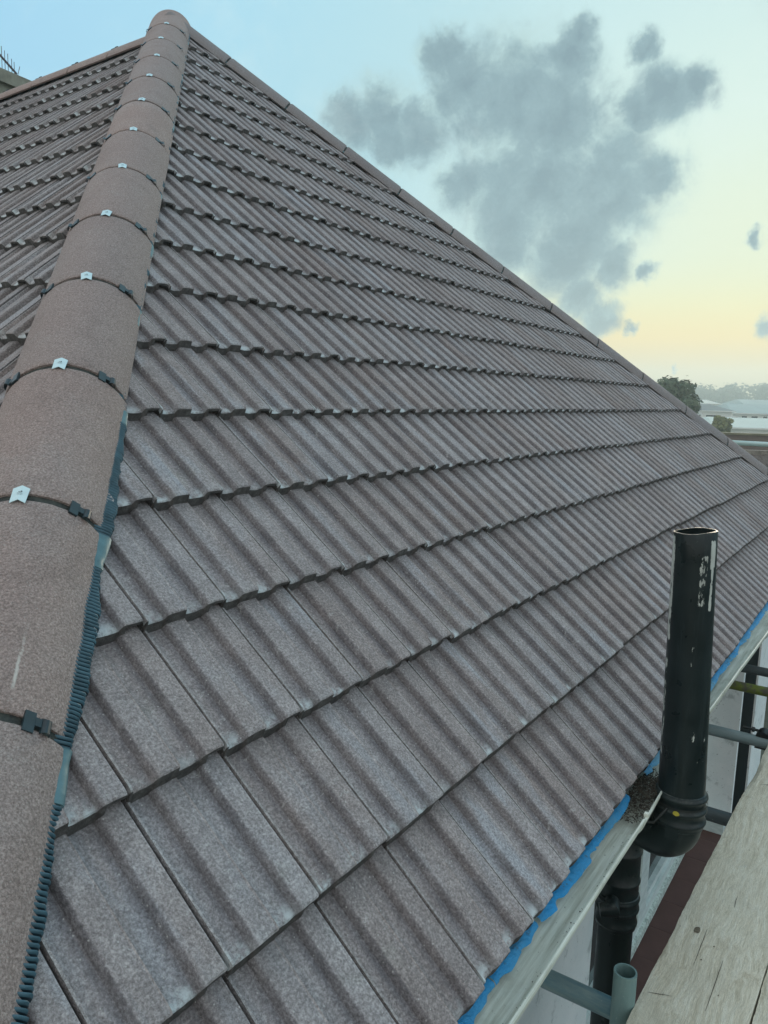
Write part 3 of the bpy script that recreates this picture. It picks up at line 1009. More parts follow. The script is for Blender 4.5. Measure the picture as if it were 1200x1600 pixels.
YW, YR, ZF, ZG = .31, .60, -2.15, -7.2
part_box("wall", (-.6, YW, ZG), (1.80, YW + .3, -.12), M["wall"], label="white wall with dirty edge behind the downpipe")
part_box("wall", (5.065, YW, ZG), (5.12, YR + .3, -.12), M["wall"], label="stained white reveal at the far end of the recess")
part_box("wall", (5.12, YW + .015, ZG), (5.86, YR + .3, -.12), M["dark"], label="black recessed panel")
part_box("wall", (5.86, YW, ZG), (6.56, YR + .3, -.12), M["wall"], label="pale wall past the black recess")
part_box("wall", (1.80, YR + .04, ZF), (5.065, YR + .3, -.12), M["wall"])
part_box("wall", (-.6, YW + .3, ZG), (-.3, 9, -.12), M["wall"])
part_box("wall", (6.26, YR + .3, ZG), (6.56, 9, -.12), M["wall"])
part_box("wall", (-.3, 8.7, ZG), (6.26, 9, -.12), M["wall"])
part_box("soffit", (-.85, .03, -.135), (6.85, YW + .30, -.115), M["soffit"])
part_box("fascia", (-.85, .068, -.27), (6.85, .090, -.135), M["soffit"])
part_box("skirting", (4.93, YW + .02, ZF), (5.062, YR - .13, ZF + .09), M["upvc"], label="white kerb at the foot of the reveal")


def window(x0, x1, z0, z1, y, mull):
    f = MB()
    w_ = .07
    f.box((x0, y - .05, z1 - w_), (x1, y + .03, z1))
    f.box((x0, y - .05, z0), (x1, y + .03, z0 + w_))
    f.box((x0, y - .0503, z0 + w_), (x0 + w_, y + .03, z1 - w_))
    f.box((x1 - w_, y - .0503, z0 + w_), (x1, y + .03, z1 - w_))
    o = f.build("window", M["upvc"], house, smooth=False)
    xs = [x0 + w_] + mull + [x1 - w_]
    for a in mull:
        part_box("mullion", (a - .085, y - .058, z0 + w_), (a + .085, y + .03, z1 - w_), M["upvc"], o)
    for a, b2 in zip(xs[:-1], xs[1:]):
        a2, b3 = a + (.085 if a in mull else 0), b2 - (.085 if b2 in mull else 0)
        s = MB()
        for lo, hi in (((a2, z0 + w_ + .004), (b3, z0 + w_ + .05)), ((a2, z1 - w_ - .05), (b3, z1 - w_ - .004))):
            s.box((lo[0], y - .034, lo[1]), (hi[0], y + .02, hi[1]))
        for lo, hi in (((a2, z0 + w_ + .05), (a2 + .045, z1 - w_ - .05)), ((b3 - .045, z0 + w_ + .05), (b3, z1 - w_ - .05))):
            s.box((lo[0], y - .036, lo[1]), (hi[0], y + .02, hi[1]))
        s.build("sash", M["upvc"], o, smooth=False)
        part_box("pane", (a2 + .045, y - .004, z0 + w_ + .05), (b3 - .045, y + .004, z1 - w_ - .05), M["glass"], o)
    return o


window(2.0, 5.06, ZF + .05, -.35, YR - .03, [3.45])
mb = MB()
n = 60
rs = []
for i in range(n + 1):
    x = 1.9 + (5.06 - 1.9) * i / n
    rs.append([Vector((x, YR - .06, ZF + .062)), Vector((x, YR - .098 + .002 * nz(x * 9), ZF + .048)), Vector((x, YR - .104, ZF + .012)), Vector((x, YR - .10, ZF + .004))])
mb.rings(rs, False)
mb.build("cill", M["cill"], house, sharp=30)

# balcony floor of red-brown slabs
slab = part_box("balcony", (-1.2, -1.55, ZF - .22), (5.06, YR + .03, ZF - .012), M["soffit"], None)
slab.parent = house
SLM = MB().box((-.1493, -.1493, -.010), (.1493, .1493, 0)).mesh("floor_slab", M["floor"], smooth=False)
for ix in range(21):
    for iy in range(7):
        o = bpy.data.objects.new("floor_slab", SLM)
        link(o, slab)
        o.location = (-1.05 + ix * .3, .45 - iy * .3, ZF + random.uniform(-.0004, .0004))

# ------------------------------------------------------------------ gutter
gut = empty("gutter", "grey weathered half-round gutter running under the blue membrane, full of grit by the vent pipe", "gutter", (0, 0, 0))


def gutter_piece(x0, x1, y0, z0, y1, z1, rad=.056):
    mb = MB()
    rs = []
    n = max(4, int((x1 - x0) / .05))
    for i in range(n + 1):
        t = i / n
        x, y, z = x0 + (x1 - x0) * t, y0 + (y1 - y0) * t, z0 + (z1 - z0) * t
        y += .0012 * nz(x * 5)
        row = []
        for k in range(17):
            a = math.pi + math.pi * k / 16
            row.append(Vector((x, y - rad * -math.cos(a) * -1, z + rad * math.sin(a))) if False else Vector((x, y + rad * math.cos(a), z + rad * math.sin(a))))
        out = [Vector((x, y + (rad + .003) * math.cos(math.pi + math.pi * k / 16), z + (rad + .003) * math.sin(math.pi + math.pi * k / 16))) for k in range(17)]
        bead = [Vector((x, y - rad - .0055, z + .001)), Vector((x, y - rad - .004, z + .0045)), Vector((x, y - rad - .0005, z + .004))]
        rs.append(row + out[::-1] + bead)
    mb.rings(rs, True, True, True)
    return mb.build("channel", M["gutter"], gut, sharp=50)


RIM = -.034
gutter_piece(-1.05, .93, .0125, RIM, .011, RIM)
gutter_piece(.934, 1.70, .010, RIM - .004, .026, RIM - .004)
gutter_piece(1.72, 2.93, .026, RIM, .002, RIM)
gutter_piece(2.934, 6.95, .002, RIM - .003, -.002, RIM - .003)


def bracket(x, yc, name="union_bracket", m="gutter", wd=.022, r=.0605):
    mb = MB()
    rs = []
    for xx in (x - wd / 2, x + wd / 2):
        rs.append([Vector((xx, yc + r * math.cos(math.pi + math.pi * k / 14), RIM + r * math.sin(math.pi + math.pi * k / 14))) for k in range(15)])
    mb.rings(rs, False)
    mb.rings([[p + Vector((0, 0, -.002)) for p in r_] for r_ in rs][::-1], False)
    mb.box((x - wd / 2, yc - r - .003, RIM - .004), (x + wd / 2, yc - r + .008, RIM + .0075))
    return mb.build(name, M[m], gut)


bracket(.955, .011, wd=.012)
bracket(1.71, .026, m="black", wd=.04, r=.062)
bracket(2.925, .002, wd=.018)

# grit, moss and leaf bits lying in the gutter
mb = MB()
rg = random.Random(11)
def crumb(x, y, z, s):
    b = len(mb.v)
    for _ in range(5):
        mb.v.append(Vector((x + rg.uniform(-1, 1) * s, y + rg.uniform(-1, 1) * s, z + rg.uniform(-.6, 1) * s * .7)))
    for q in ((0, 1, 2), (0, 2, 3), (0, 3, 4), (0, 4, 1), (1, 4, 3), (1, 3, 2)): mb.face([b + i for i in q])
for _ in range(3600):
    x = 1.15 + rg.gauss(0, .085)
    if not .98 < x < 1.33: continue
    y = rg.uniform(-.040, .03)
    crumb(x, y + .008, RIM - .050 + .034 * math.exp(-((x - 1.15) / .10) ** 2) * rg.uniform(.5, 1) + max(0, -y - .01) * .55, rg.uniform(.0012, .0042))
for _ in range(900):
    x = rg.uniform(-.2, 5.5)
    y = rg.uniform(-.044, -.012)
    dy = min(.055, abs(y - .012))
    crumb(x, y, RIM - math.sqrt(max(0, .056 ** 2 - dy ** 2)) + .0012, rg.uniform(.0005, .0022) * (2.0 if rg.random() < .06 else 1))
dbr = mb.build("moss_debris", M["moss"], None, smooth=False)
tag(dbr, "dark moss and grit lying in the gutter beside the vent pipe", "debris", kind="stuff")

# ------------------------------------------------------------------ soil pipe
PX, PY = 1.15, -.085
pipe = empty("soil_pipe", "tall black soil vent pipe with chipped paint, bending under the gutter into a downpipe", "drainpipe", (PX, PY, 0))
top = Vector((-.014, .020, .657)); bot = Vector((0, 0, -.05))
seg = 40
rs = []
zs = [i / 24 for i in range(25)]
for t in zs:
    c = bot.lerp(top, t)
    r = .0592 + (.0522 - .0592) * t
    rs.append([c + Vector((r * math.cos(2 * math.pi * k / seg), r * math.sin(2 * math.pi * k / seg), 0)) for k in range(seg)])
def inner(row, c, k): return [c + (p - c) * k for p in row]
# pinched, slightly oval mouth
mouth = []
for p in rs[-1]:
    q = p - top
    sd = RIGHT.copy(); sd.z = 0; sd.normalize()
    across = q.dot(sd); dep_ = q - sd * across
    mouth.append(top + sd * across * 1.02 + dep_ * .80 + Vector((0, 0, .004 * math.sin(across * 40))))
rs[-1] = mouth
full = rs + [inner(mouth, top + Vector((0, 0, .002)), .93)] + [inner(r, bot.lerp(top, t), .93) for t, r in list(zip(zs, rs))[-2::-1][:14]]
mb = MB().rings(full, True)
vent = mb.build("vent_stack", M["pipe"], pipe, sharp=50)


def lathe(name, prof, origin, mat, parent, axis=None, seg=40):
    mb = MB()
    rs = []
    for r, z in prof:
        rs.append([Vector((r * math.cos(2 * math.pi * k / seg), r * math.sin(2 * math.pi * k / seg), z)) for k in range(seg)])
    mb.rings(rs, True, True, True)
    o = mb.build(name, mat, parent, sharp=50)
    o.location = origin
    return o


def rings_prof(z0, z1, r, beads, rb=.004, wb=.006):
    """a socket from z1 down to z0 with rounded beads"""
    pr = [(r - .004, z1 + .003), (r, z1)]
    for zb in sorted(beads, reverse=True):
        pr += [(r, zb + wb), (r + rb * .8, zb + wb * .5), (r + rb, zb), (r + rb * .8, zb - wb * .5), (r, zb - wb)]
    pr += [(r, z0), (r - .004, z0 - .003)]
    return pr[::-1]


lathe("socket", rings_prof(-.128, -.034, .0615, [-.044, -.078, -.112], .0055, .008), (0, 0, 0), M["pipe2"], pipe)
path = [(0, 0, -.12)]
for i in range(13):
    a = math.pi / 2 * i / 12
    path.append((.018 * (1 - math.cos(a)) , .060 * (1 - math.cos(a)), -.125 - .060 * math.sin(a)))
path += [(.030, .085, -.1862), (.040, .115, -.1872), (.048, .150, -.189)]
mb = MB().sweep(path, .0585, 32)
mb.build("elbow", M["pipe2"], pipe)
# ears and moulding seam on the bend
MB().box((-.062, -.012, -.150), (-.050, .02, -.118)).build("bend_lug", M["pipe2"], pipe, smooth=False)
DX, DY = 1.202 - PX, .072 - PY
lathe("access_socket", rings_prof(-.52, -.20, .0560, [-.285, -.375, -.455, -.505], .0035, .007), (DX, DY, 0), M["pipe2"], pipe)
mb = MB().sweep([(DX, DY, -.50), (DX, DY, -2.0), (DX, DY, -4.5), (DX, DY, -7.1)], .0495, 32)
mb.build("downpipe", M["pipe2"], pipe)
lathe("socket_collar", rings_prof(-.470, -.420, .0590, [-.430, -.462], .003, .006), (DX, DY, 0), M["pipe2"], pipe)
# clip that holds the downpipe to the wall, and the strap round the upper socket
mb = MB()
mb.sweep([(DX - .05, DY + .0, -.42), (DX - .085, DY - .012, -.425), (DX - .10, DY + .02, -.43)], [.020, .024, .018], 14)
mb.build("pipe_clip", M["pipe2"], pipe)
mb = MB().box((-.010, .04, -.405), (.010, YW - PY + .03, -.385), mat=Matrix.Translation((DX, DY - .085, 0)))
mb.build("pipe_bracket", M["steel"], pipe, smooth=False)
mb = MB()
mb.rings([[Vector((.0655 * math.cos(a), .0655 * math.sin(a), z)) for a in (2 * math.pi * k / 40 for k in range(40))] for z in (-.066, -.060)], True)
mb.sweep([(-.060, .020, -.068), (-.085, .045, -.105), (-.11, .20, -.125), (-.12, .39, -.13)], .004, 8)
mb.build("strap", M["steel"], pipe, sharp=50)
vd = (CAM - Vector((PX, PY, -.07))); vd.z = 0; vd.normalize()
a0 = math.atan2(vd.y, vd.x) - .12
mb = MB()
pts = []
for k in range(12):
    a = 2 * math.pi * k / 12
    rr = .008 * (1 + .25 * nz(k * 1.3))
    pts.append(Vector(((.0685) * math.cos(a0 + rr * math.cos(a) / .064), .0685 * math.sin(a0 + rr * math.cos(a) / .064), -.072 + rr * .8 * math.sin(a))))
mb.v = pts; mb.face(range(12))
mb.build("paint_spot", M["yellow"], pipe, smooth=False)

# ------------------------------------------------------------------ scaffolding
ZB = -.40
board_dir = math.radians(-1.4)


def board(y_edge_at0, x0, x1, seed, label, zoff=0.0, ang=board_dir, width=.225):
    mb = MB()
    n = 260; m_ = 22
    ux = Vector((math.cos(ang), math.sin(ang), 0)); uy = Vector((math.sin(ang), -math.cos(ang), 0))
    rs = []
    for i in range(n + 1):
        x = x0 + (x1 - x0) * i / n
        row = []
        chip = .0022 * nz(x * 14, seed) + .0016 * nz(x * 45, seed) - .0035 * max(0, nz(x * 5.2, seed + 3))
        worn = .012 * math.exp(-((x - 2.22) / .16) ** 2) if seed == 1 else 0
        for k in range(m_ + 1):
            q = width * k / m_
            if k == 0: q -= chip - worn * .3
            z = .0012 * nz(x * 3, q * 9, seed) + .0009 * nz(x * 6, q * 60, seed)
            if k in (0, m_): z -= .0016 + worn
            elif k == 1: z -= worn * .6
            row.append((x, q, z))
        row.append((x, width, -.038)); row.append((x, 0 - chip * .6, -.038))
        rs.append([ux * p[0] + uy * p[1] + Vector((0, 0, p[2])) for p in row])
    mb.rings(rs, True, True, True)
    o = mb.build("scaffold_board", M["wood"], None, sharp=28)
    o.location = (0, y_edge_at0, ZB + zoff)
    tag(o, label, "scaffold board", "scaffold boards of the walkway")
    return o


y0 = -.0795
b1o = board(y0, -1.3, 3.1, 1, "weathered scaffold board next to the wall gap, cracked and splintered along its edge")
board(y0 - .2325, -1.6, 2.3, 2, "second scaffold board from the wall, only a thin strip of it past the first board", -.004, math.radians(-1.15))
# saw cut / split near the post, and knots
mb = MB()
def scar(x, q, L, wd, ang):
    b = len(mb.v)
    ca, sa = math.cos(ang), math.sin(ang)
    for i in range(7):
        t = (i / 6 - .5) * L; ww = wd * math.sin(math.pi * min(.98, max(.02, i / 6))) + .0003
        o_ = .0015 * nz(t * 60, x)
        for sgn in (-1, 1): mb.v.append(Vector((x + t * ca - (o_ + sgn * ww) * sa, -q + t * sa + (o_ + sgn * ww) * ca, .0016)))
    for i in range(6): mb.face((b + 2 * i, b + 2 * i + 1, b + 2 * i + 3, b + 2 * i + 2))
for args in ((.84, .038, .055, .0006, -1.15), (1.07, .075, .16, .0004, .03), (1.95, .12, .03, .0007, -.9), (2.12, .06, .05, .0009, -1.0), (1.32, .11, .06, .0004, .06), (.95, .135, .20, .0004, .02)):
    scar(*args)
cr = mb.build("crack", simple("crack_dark", (.035, .03, .022), .9), b1o, smooth=False)
cr.rotation_euler = (0, 0, board_dir)
mb = MB()
for x, q, r in ((1.13, .052, .011), (1.02, .088, .0022), (1.09, .103, .0026), (.92, .15, .002), (1.62, .09, .002), (1.9, .06, .002)):
    b = len(mb.v)
    for k in range(12):
        a = 2 * math.pi * k / 12
        rr = r * (1 + .3 * nz(k * 1.7, x * 9))
        mb.v.append(Vector((x + rr * 1.3 * math.cos(a), -q + rr * .7 * math.sin(a), .0015)))
    mb.face(range(b, b + 12))
kn = mb.build("knot", simple("knot_wood", (.15, .125, .085), .9, 0, .5, 150), b1o, smooth=False)
kn.rotation_euler = (0, 0, board_dir)


def tube(name, a, b2, r, mat, label, cat="scaffold tube", group=None, hollow=False):
    a, b2 = Vector(a), Vector(b2)
    L = (b2 - a).length
    mb = MB()
    sg = 28
    ring = lambda rr, z: [Vector((rr * math.cos(2 * math.pi * k / sg), rr * math.sin(2 * math.pi * k / sg), z)) for k in range(sg)]
    n = max(2, int(L / .15))
    rs = [ring(r - .004, .02)] if hollow else []
    rs += [ring(r - .004, L * .0)] if hollow else []
    rs = []
    rs.append(ring(r - .004, .12)); rs.append(ring(r - .004, 0))
    rs += [ring(r, L * i / n) for i in range(n + 1)]
    rs.append(ring(r - .004, L)); rs.append(ring(r - .004, L - .12))
    mb.rings(rs, True, True, True)
    o = mb.build(name, M[mat], None, sharp=60)
    o.location = a
    o.rotation_euler = (b2 - a).to_track_quat("Z", "Y").to_euler()
    tag(o, label, cat, group)
    return o


GT = "scaffold tubes crossing under the boards"
ZT = ZB - .040 - .0242
def transom(x, mat, label, y1=.24, tilt=0.0, skew=0.0, z=ZT):
    return tube("scaffold_tube", (x + skew, y1, z + tilt), (x, -1.5, z), .0242, mat, label, group=GT)
transom(.80, "tube_blue", "blue-stained scaffold tube running from under the gutter to the upright stub", .26, -.01, .02)
transom(1.90, "tube_dark", "dull grey scaffold tube low behind the vent pipe's bottom socket")
transom(2.67, "tube_grey", "clean grey scaffold tube crossing the black recess right of the vent pipe")
transom(3.34, "tube_moss", "green mossy scaffold tube, between a clean grey one and a dark one")
transom(3.66, "tube_dark", "dark scaffold tube crossing just above the mossy one")
tube("scaffold_upright", (.772, -.072, -7.1), (.772, -.072, -.326), .0262, "tube_post", "open-ended grey upright tube sticking up beside the board at the bottom", "scaffold tube")
tube("guard_rail", (7.62, -3.2, .592), (7.62, 4.5, .592), .0242, "rail", "pale horizontal guard rail beyond the far hip", "guard rail")
cp = empty("scaffold_coupler", "small black scaffold clamp with a bolt end, on the clean grey tube", "clamp", (2.69, -.105, ZT))
mb = MB()
mb.sweep([(-.03, 0, .030), (0, 0, .034), (.03, 0, .030)], [.018, .026, .018], 12)
mb.box((-.028, -.03, -.03), (.028, .03, .03))
mb.build("jaw", M["steel"], cp, sharp=40)
MB().sweep([(0, .02, .040), (-.012, .085, .046)], .006, 10).build("bolt", M["steel"], cp)
MB().sweep([(-.004, .038, .0415), (-.006, .05, .043)], .012, 6).build("nut", M["steel"], cp)

# ------------------------------------------------------------------ parapet with spikes behind the ridge
ch = empty("parapet", "mossy grey-brown parapet with a row of thin spikes behind the roof ridge, top left", "parapet", (4.4, 8.0, 0))
mb = MB()
stone = simple("mossy_stone", (.24, .235, .18), .9, 0, .35, 6, .004)
def at_height(px, py, z):
    d = FWD + RIGHT * ((px - 600) / 1220.8) + DOWN * ((py - 800) / 1220.8)
    return CAM + d * ((z - CAM.z) / d.z)
TOP = 4.25
pa, pb = at_height(-40, 88, TOP), at_height(60, 131, TOP)
ax = (pb - pa); ax.z = 0; L = ax.length; ax.normalize(); ay = Vector((-ax.y, ax.x, 0))
if ay.dot(FWD) < 0: ay = -ay
rot = Matrix(((ax.x, ay.x, 0, pa.x - 4.4), (ax.y, ay.y, 0, pa.y - 8.0), (0, 0, 1, 0), (0, 0, 0, 1)))
MB().box((-1.6, .05, -.5), (L + .6, .5, TOP - .13), mat=rot).build("body", stone, ch, smooth=False)
MB().box((-1.6, .0, TOP - .13), (L + .7, .55, TOP), mat=rot).build("coping", simple("coping_stone", (.30, .29, .23), .9, 0, .3, 9, .003), ch, smooth=False)
spike_m = simple("rusty_wire", (.16, .15, .17), .6, .4)
inv = rot.inverted()
def on_parapet(px, py_top, back=.12):
    """foot and height of a spike whose tip stands at this spot of the row"""
    d = FWD + RIGHT * ((px - 600) / 1220.8) + DOWN * ((py_top - 800) / 1220.8)
    n_ = Vector((ay.x, ay.y, 0)); o_ = pa + ay * back
    t = (o_ - CAM).dot(n_) / d.dot(n_)
    return CAM + d * t - Vector((4.4, 8.0, 0))
for px, py, lean in ((2, 72, 0), (7, 79, 0), (12, 84, 0), (18, 92, .0), (22, 97, 0), (31, 104, -.05), (-4, 66, 0), (-10, 60, 0)):
    tip = on_parapet(px, py)
    MB().sweep([Vector((tip.x + lean * ax.x, tip.y + lean * ax.y, TOP - .02)), tip], .0035, 6).build("spike", spike_m, ch)
MB().sweep([on_parapet(26, 115.5, .10), on_parapet(0, 86, .10), on_parapet(-30, 52, .10)], .012, 8).build("stay_bar", spike_m, ch)

# ------------------------------------------------------------------ ground and far things
gm = simple("grass_and_streets", (.07, .08, .055), .9, 0, .4, .05)
mb = MB()
mb.v = [Vector((-55, -325, ZG)), Vector((420, -325, ZG)), Vector((420, 325, ZG)), Vector((-55, 325, ZG))]
mb.face((0, 1, 2, 3))
g = mb.build("ground", gm, None, smooth=False)
tag(g, "open ground far below the roof", kind="structure")


def far_at(px, py, D):
    return CAM + (FWD + RIGHT * ((px - 600) / 1220.8) + DOWN * ((py - 800) / 1220.8)) * D


pale_roof = simple("pale_tin_roof", (.42, .50, .47), .6, 0, .1, .6)
grey_roof = simple("grey_slate_roof", (.19, .22, .22), .7, 0, .15, .6)
white_wall = simple("far_white_wall", (.82, .84, .80), .8, 0, .06, .5)
far_glass = simple("far_glass", (.02, .03, .035), .3, 0, .1, 1)
far_dark = simple("far_dark", (.05, .06, .06), .8)
brown_roof = simple("brown_tiled_roof", (.13, .105, .090), .85, 0, .25, 14, .01)
brown_wall = simple("brown_parapet_wall", (.17, .135, .118), .85, 0, .18, 1.2, .01)


def far_house(name, label, px0, px1, py_eave, py_ridge, D, depth, roofm, wins=(), rx=(.15, .85), yaw=0.0, wall_drop=7):
    """front seen along the camera's line; local x = along the front, y = away, z = up"""
    a = far_at(px0, py_eave, D); b2 = far_at(px1, py_eave, D)
    x = (b2 - a); x.z = 0
    Lf = x.length; x.normalize()
    y = Vector((-x.y, x.x, 0))
    if y.dot(FWD) < 0: y = -y
    zr = (py_eave - py_ridge) / 1220.8 * D
    o = empty(name, label, "house", (a.x, a.y, ZG))
    mt = Matrix(((x.x, y.x, 0, 0), (x.y, y.y, 0, 0), (0, 0, 1, a.z - ZG), (0, 0, 0, 1)))
    MB().box((0.2, .3, ZG - a.z), (Lf - .2, depth, -.05), mat=mt).build("wall", white_wall, o, smooth=False)
    k = MB()
    pts = [(0, .1, 0), (Lf, .1, 0), (Lf, depth + .3, 0), (0, depth + .3, 0), (Lf * rx[0], depth / 2, zr), (Lf * rx[1], depth / 2, zr)]
    k.v = [mt @ Vector(p) for p in pts]
    for f in ((0, 1, 5, 4), (1, 2, 5), (2, 3, 4, 5), (3, 0, 4), (3, 2, 1, 0)): k.face(f)
    rf = k.build("roof", roofm, o, smooth=False)
    MB().box((-.05, .0, -.10), (Lf + .05, .1, -.01), mat=mt).build("gutter", white_wall, rf, smooth=False)
    for (u0, u1, z0, z1) in wins:
        wobj = MB().box((u0, .22, z0), (u1, .30, z1), mat=mt).build("window", white_wall, o, smooth=False)
        MB().box((u0 + .1, .18, z0 + .1), (u1 - .1, .22, z1 - .1), mat=mt).build("pane", far_glass, wobj, smooth=False)
    return o


far_house("house_far", "far white house with a dark doorway and pale roof, beside the big tree", 1096, 1150, 641, 631, 78, 8, grey_roof,
          [(.5, 1.7, -1.4, -.35), (3.1, 3.9, -1.5, -.5)], (.05, .7))
far_house("house_far", "far house with two dark windows under a wide pale roof at the right edge", 1146, 1275, 645, 631, 80, 9, pale_roof,
          [(.9, 1.6, -.75, -.2), (1.9, 2.7, -.75, -.2), (3.1, 3.7, -.75, -.2)], (.12, .9))
far_house("house_far", "far low block with a pale flat roof just left of the pale roofs", 1090, 1128, 630, 624, 105, 9, pale_roof, [(1.0, 2.6, -1.0, -.5)], (.1, .9))
far_house("house_far", "farthest pale grey block on the right skyline below the trees", 1164, 1290, 632, 624, 125, 9, pale_roof, [], (.05, .95))
far_house("shed", "long low shed with a mint white hipped roof behind the brown parapet", 1118, 1300, 667, 653, 55, 8, simple("mint_roof", (.58, .66, .60), .6, 0, .06, .5), [], (.12, .9))
for o in list(bpy.data.objects):
    if o.name.startswith("shed") and o.type == "EMPTY": o["category"] = "shed"

# brown neighbouring roofs just past the guard rail
nb = empty("parapet_wall", "plain grey-brown parapet wall behind the pale guard rail", "wall", (21, 3, ZG))
a = far_at(1060, 674, 21); b2 = far_at(1330, 674, 21); c_ = far_at(1060, 740, 21)
x = (b2 - a); x.z = 0; Lf = x.length; x.normalize(); y = Vector((-x.y, x.x, 0))
if y.dot(FWD) < 0: y = -y
mt = Matrix(((x.x, y.x, 0, a.x - 21), (x.y, y.y, 0, a.y - 3), (0, 0, 1, a.z - ZG), (0, 0, 0, 1)))
MB().box((0, 0, ZG - a.z), (Lf, .3, -.05), mat=mt).build("face", brown_wall, nb, smooth=False)
cop = MB().box((-.02, -.04, -.05), (Lf, .34, 0), mat=mt).build("coping", simple("lichen_coping", (.19, .18, .12), .9, 0, .4, 2, .01), nb, smooth=False)
nr = empty("neighbour_roof", "low roof of dark brown-grey tiles below the guard rail at the right edge", "roof", (11, 1, 0))
a = far_at(1085, 704, 14); b2 = far_at(1330, 706, 14)
x = (b2 - a); x.z = 0; Lf = x.length; x.normalize(); y = Vector((-x.y, x.x, 0))
if y.dot(FWD) < 0: y = -y
rowm = MB().box((0, 0, -.01), (.16, .145, .012)).mesh("plain_tile", brown_roof, smooth=False)
mt = Matrix(((x.x, y.x, 0, a.x - 11), (x.y, y.y, 0, a.y - 1), (0, 0, 1, a.z), (0, 0, 0, 1)))
slope = math.radians(24)
sm = Matrix.Rotation(slope, 4, "X")
MB().box((0, -2.6, -.06), (Lf, 0, -.02), mat=mt @ sm).build("batten_deck", far_dark, nr, smooth=False)
k = MB()
rr_ = random.Random(5)
for i in range(int(Lf / .17)):
    for j in range(17):
        k.box((i * .17 + (j % 2) * .085, -2.55 + j * .15, -.012), (i * .17 + .162 + (j % 2) * .085, -2.55 + j * .15 + .155, .008 + rr_.uniform(0, .006)), mat=mt @ sm @ Matrix.Translation((0, 0, .0)))
pt = k.build("plain_tiles", brown_roof, nr, smooth=False); pt["kind"] = "stuff"
MB().box((0, -.1, -.05), (Lf, .05, .04), mat=mt).build("ridge", simple("pale_ridge", (.22, .20, .17), .9, 0, .5, 9, .01), nr, smooth=False)


# ------------------------------------------------------------------ trees
def foliage(name, centre, lobes, leaf, count, mat, parent, seed, flat=.75):
    r = random.Random(seed)
    mb = MB(); mb.sh = []
    for _ in range(count):
        lx, ly, lz, lr = r.choice(lobes)
        d = Vector((r.gauss(0, 1), r.gauss(0, 1), r.gauss(0, 1))).normalized()
        rr = lr * (.45 + .62 * r.random() ** .7)
        if r.random() < .07: rr *= 1.28
        rr *= 1 + .34 * nz(d.x * 2.2 + lx, d.y * 2.2 + ly, d.z * 2.2 + seed)
        p = Vector((lx, ly, lz)) + Vector((d.x * rr, d.y * rr, d.z * rr * flat))
        s = leaf * r.uniform(.6, 1.4)
        n_ = (d + Vector((r.uniform(-1, 1), r.uniform(-1, 1), r.uniform(-.2, 1))) * .8).normalized()
        t1 = n_.orthogonal().normalized(); t1.rotate(Matrix.Rotation(r.uniform(0, 6.28), 3, n_)); t2 = n_.cross(t1)
        b = len(mb.v)
        mb.v += [p + t1 * s, p + t2 * s * .7, p - t1 * s, p - t2 * s * .7]
        mb.face((b, b + 1, b + 2, b + 3)); mb.sh.append(min(1, max(0, r.gauss(.5, .22))))
    o = mb.build(name, mat, parent, smooth=False)
    o.location = centre
    return o


def tree(name, label, px, py, D, wpx, hpx, leafmat, seed, count, leaf, lobes=None, cat="tree"):
    c = far_at(px, py, D)
    sx = wpx / 1220.8 * D / 2; sz = hpx / 1220.8 * D / 2
    o = empty(name, label, cat, (c.x, c.y, ZG))
    r = random.Random(seed)
    if lobes is None:
        lobes = []
        for _ in range(30):
            d = Vector((r.gauss(0, 1), r.gauss(0, 1), r.gauss(0, 1))).normalized() * r.uniform(.25, .74)
            lobes.append((d.x * sx, d.y * sx, d.z * sz, r.uniform(.20, .42) * min(sx, sz)))
    foliage("crown", (0, 0, c.z - ZG), lobes, leaf, count, leafmat, o, seed)
    bark = simple("bark", (.05, .04, .03), .9)
    tk = MB().sweep([(0, 0, 0), (sx * .05, 0, (c.z - ZG) * .5), (0, 0, (c.z - ZG))], [sx * .12, sx * .09, sx * .05], 10)
    for i in range(5):
        l = lobes[i]
        tk.sweep([(0, 0, (c.z - ZG) - sz * .6), (l[0] * .5, l[1] * .5, c.z - ZG + l[2] * .4 - sz * .2), (l[0], l[1], c.z - ZG + l[2])], [sx * .05, sx * .035, sx * .012], 6)
    tk.build("trunk", bark, o)
    return o


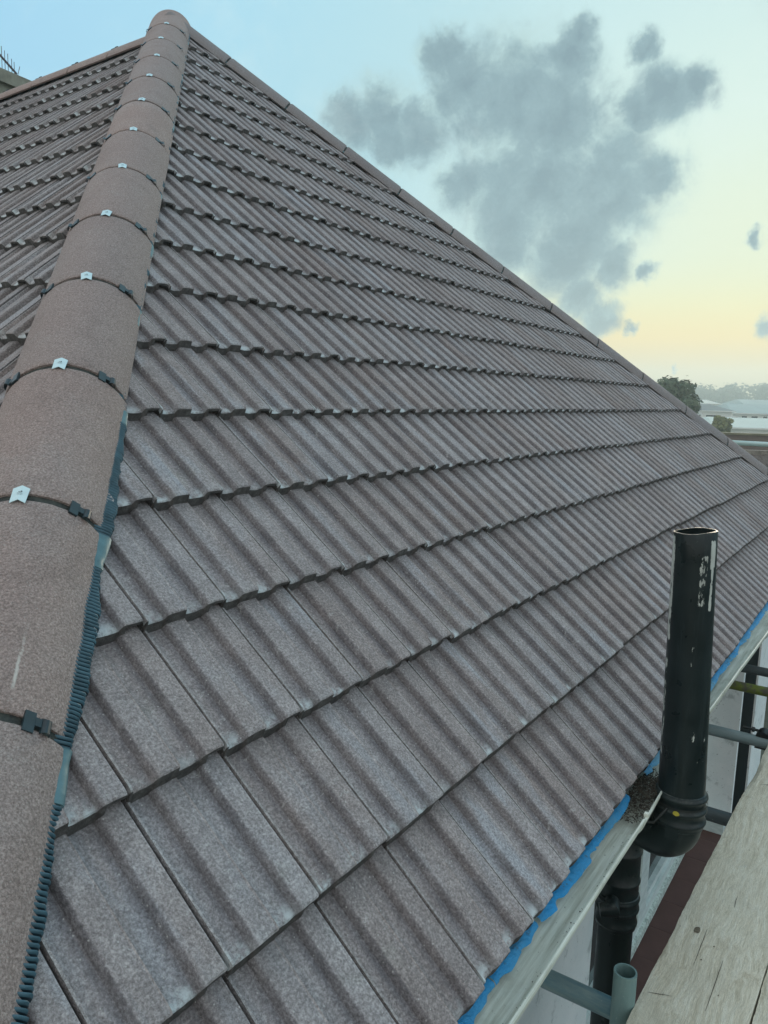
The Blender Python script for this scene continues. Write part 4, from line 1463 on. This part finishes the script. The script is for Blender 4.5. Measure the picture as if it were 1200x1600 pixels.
gl1 = leaf_material("dark_leaves", (.040, .066, .040), (.12, .165, .095))
gl2 = leaf_material("olive_leaves", (.11, .125, .045), (.22, .23, .09))
gl3 = leaf_material("far_leaves", (.030, .058, .060), (.065, .100, .090))
tree("broadleaf_tree", "big dark green tree standing just beyond the far hip", 1050, 640, 46, 118, 108, gl1, 21, 19000, .115)
tree("bush_tree", "small olive green tree in front of the far white house", 1129, 664, 52, 34, 36, gl2, 22, 4200, .11)
tree("garden_tree", "dark shrubby tree left of the mint roofed shed", 1113, 676, 50, 30, 26, gl1, 25, 2400, .10)
# the wooded skyline
r = random.Random(31)
lob = []
base = far_at(1140, 632, 320)
xd = RIGHT.copy(); xd.z = 0; xd.normalize()
for i in range(120):
    t = r.uniform(-120, 60)
    hgt = 5.5 + 3.0 * nz(t * .05, 3) + r.uniform(-1.5, 2.2)
    if 5 < t < 12: hgt += 1.5
    lob.append((xd.x * t + r.uniform(-12, 12), xd.y * t + r.uniform(-12, 12), hgt - 3.0, r.uniform(2.6, 4.4)))
for i in range(60):
    t = r.uniform(-120, 60)
    lob.append((xd.x * t, xd.y * t, -2.0, 5.5))
tl = foliage("treeline", (base.x, base.y, base.z), lob, .62, 42000, gl3, None, 31, .9)
tag(tl, "hazy blue-green wooded skyline along the horizon", "woods", kind="stuff")

# ------------------------------------------------------------------ haze: a closed box round everything
hz = MB().box((-60, -330, ZG - 1), (425, 330, 17.5)).build("haze", simple("haze_air", (1, 1, 1)), None, smooth=False)
hm = bpy.data.materials.new("haze_air")
hm.use_nodes = True
t_ = hm.node_tree; t_.nodes.clear()
pv = t_.nodes.new("ShaderNodeVolumePrincipled")
pv.inputs["Color"].default_value = (.74, .90, .93, 1)
pv.inputs["Density"].default_value = .0026
pv.inputs["Anisotropy"].default_value = .55
ot = t_.nodes.new("ShaderNodeOutputMaterial")
t_.links.new(pv.outputs[0], ot.inputs["Volume"])
hz.data.materials.clear(); hz.data.materials.append(hm)
tag(hz, "thin evening haze between the roof and the horizon", "haze", kind="stuff")
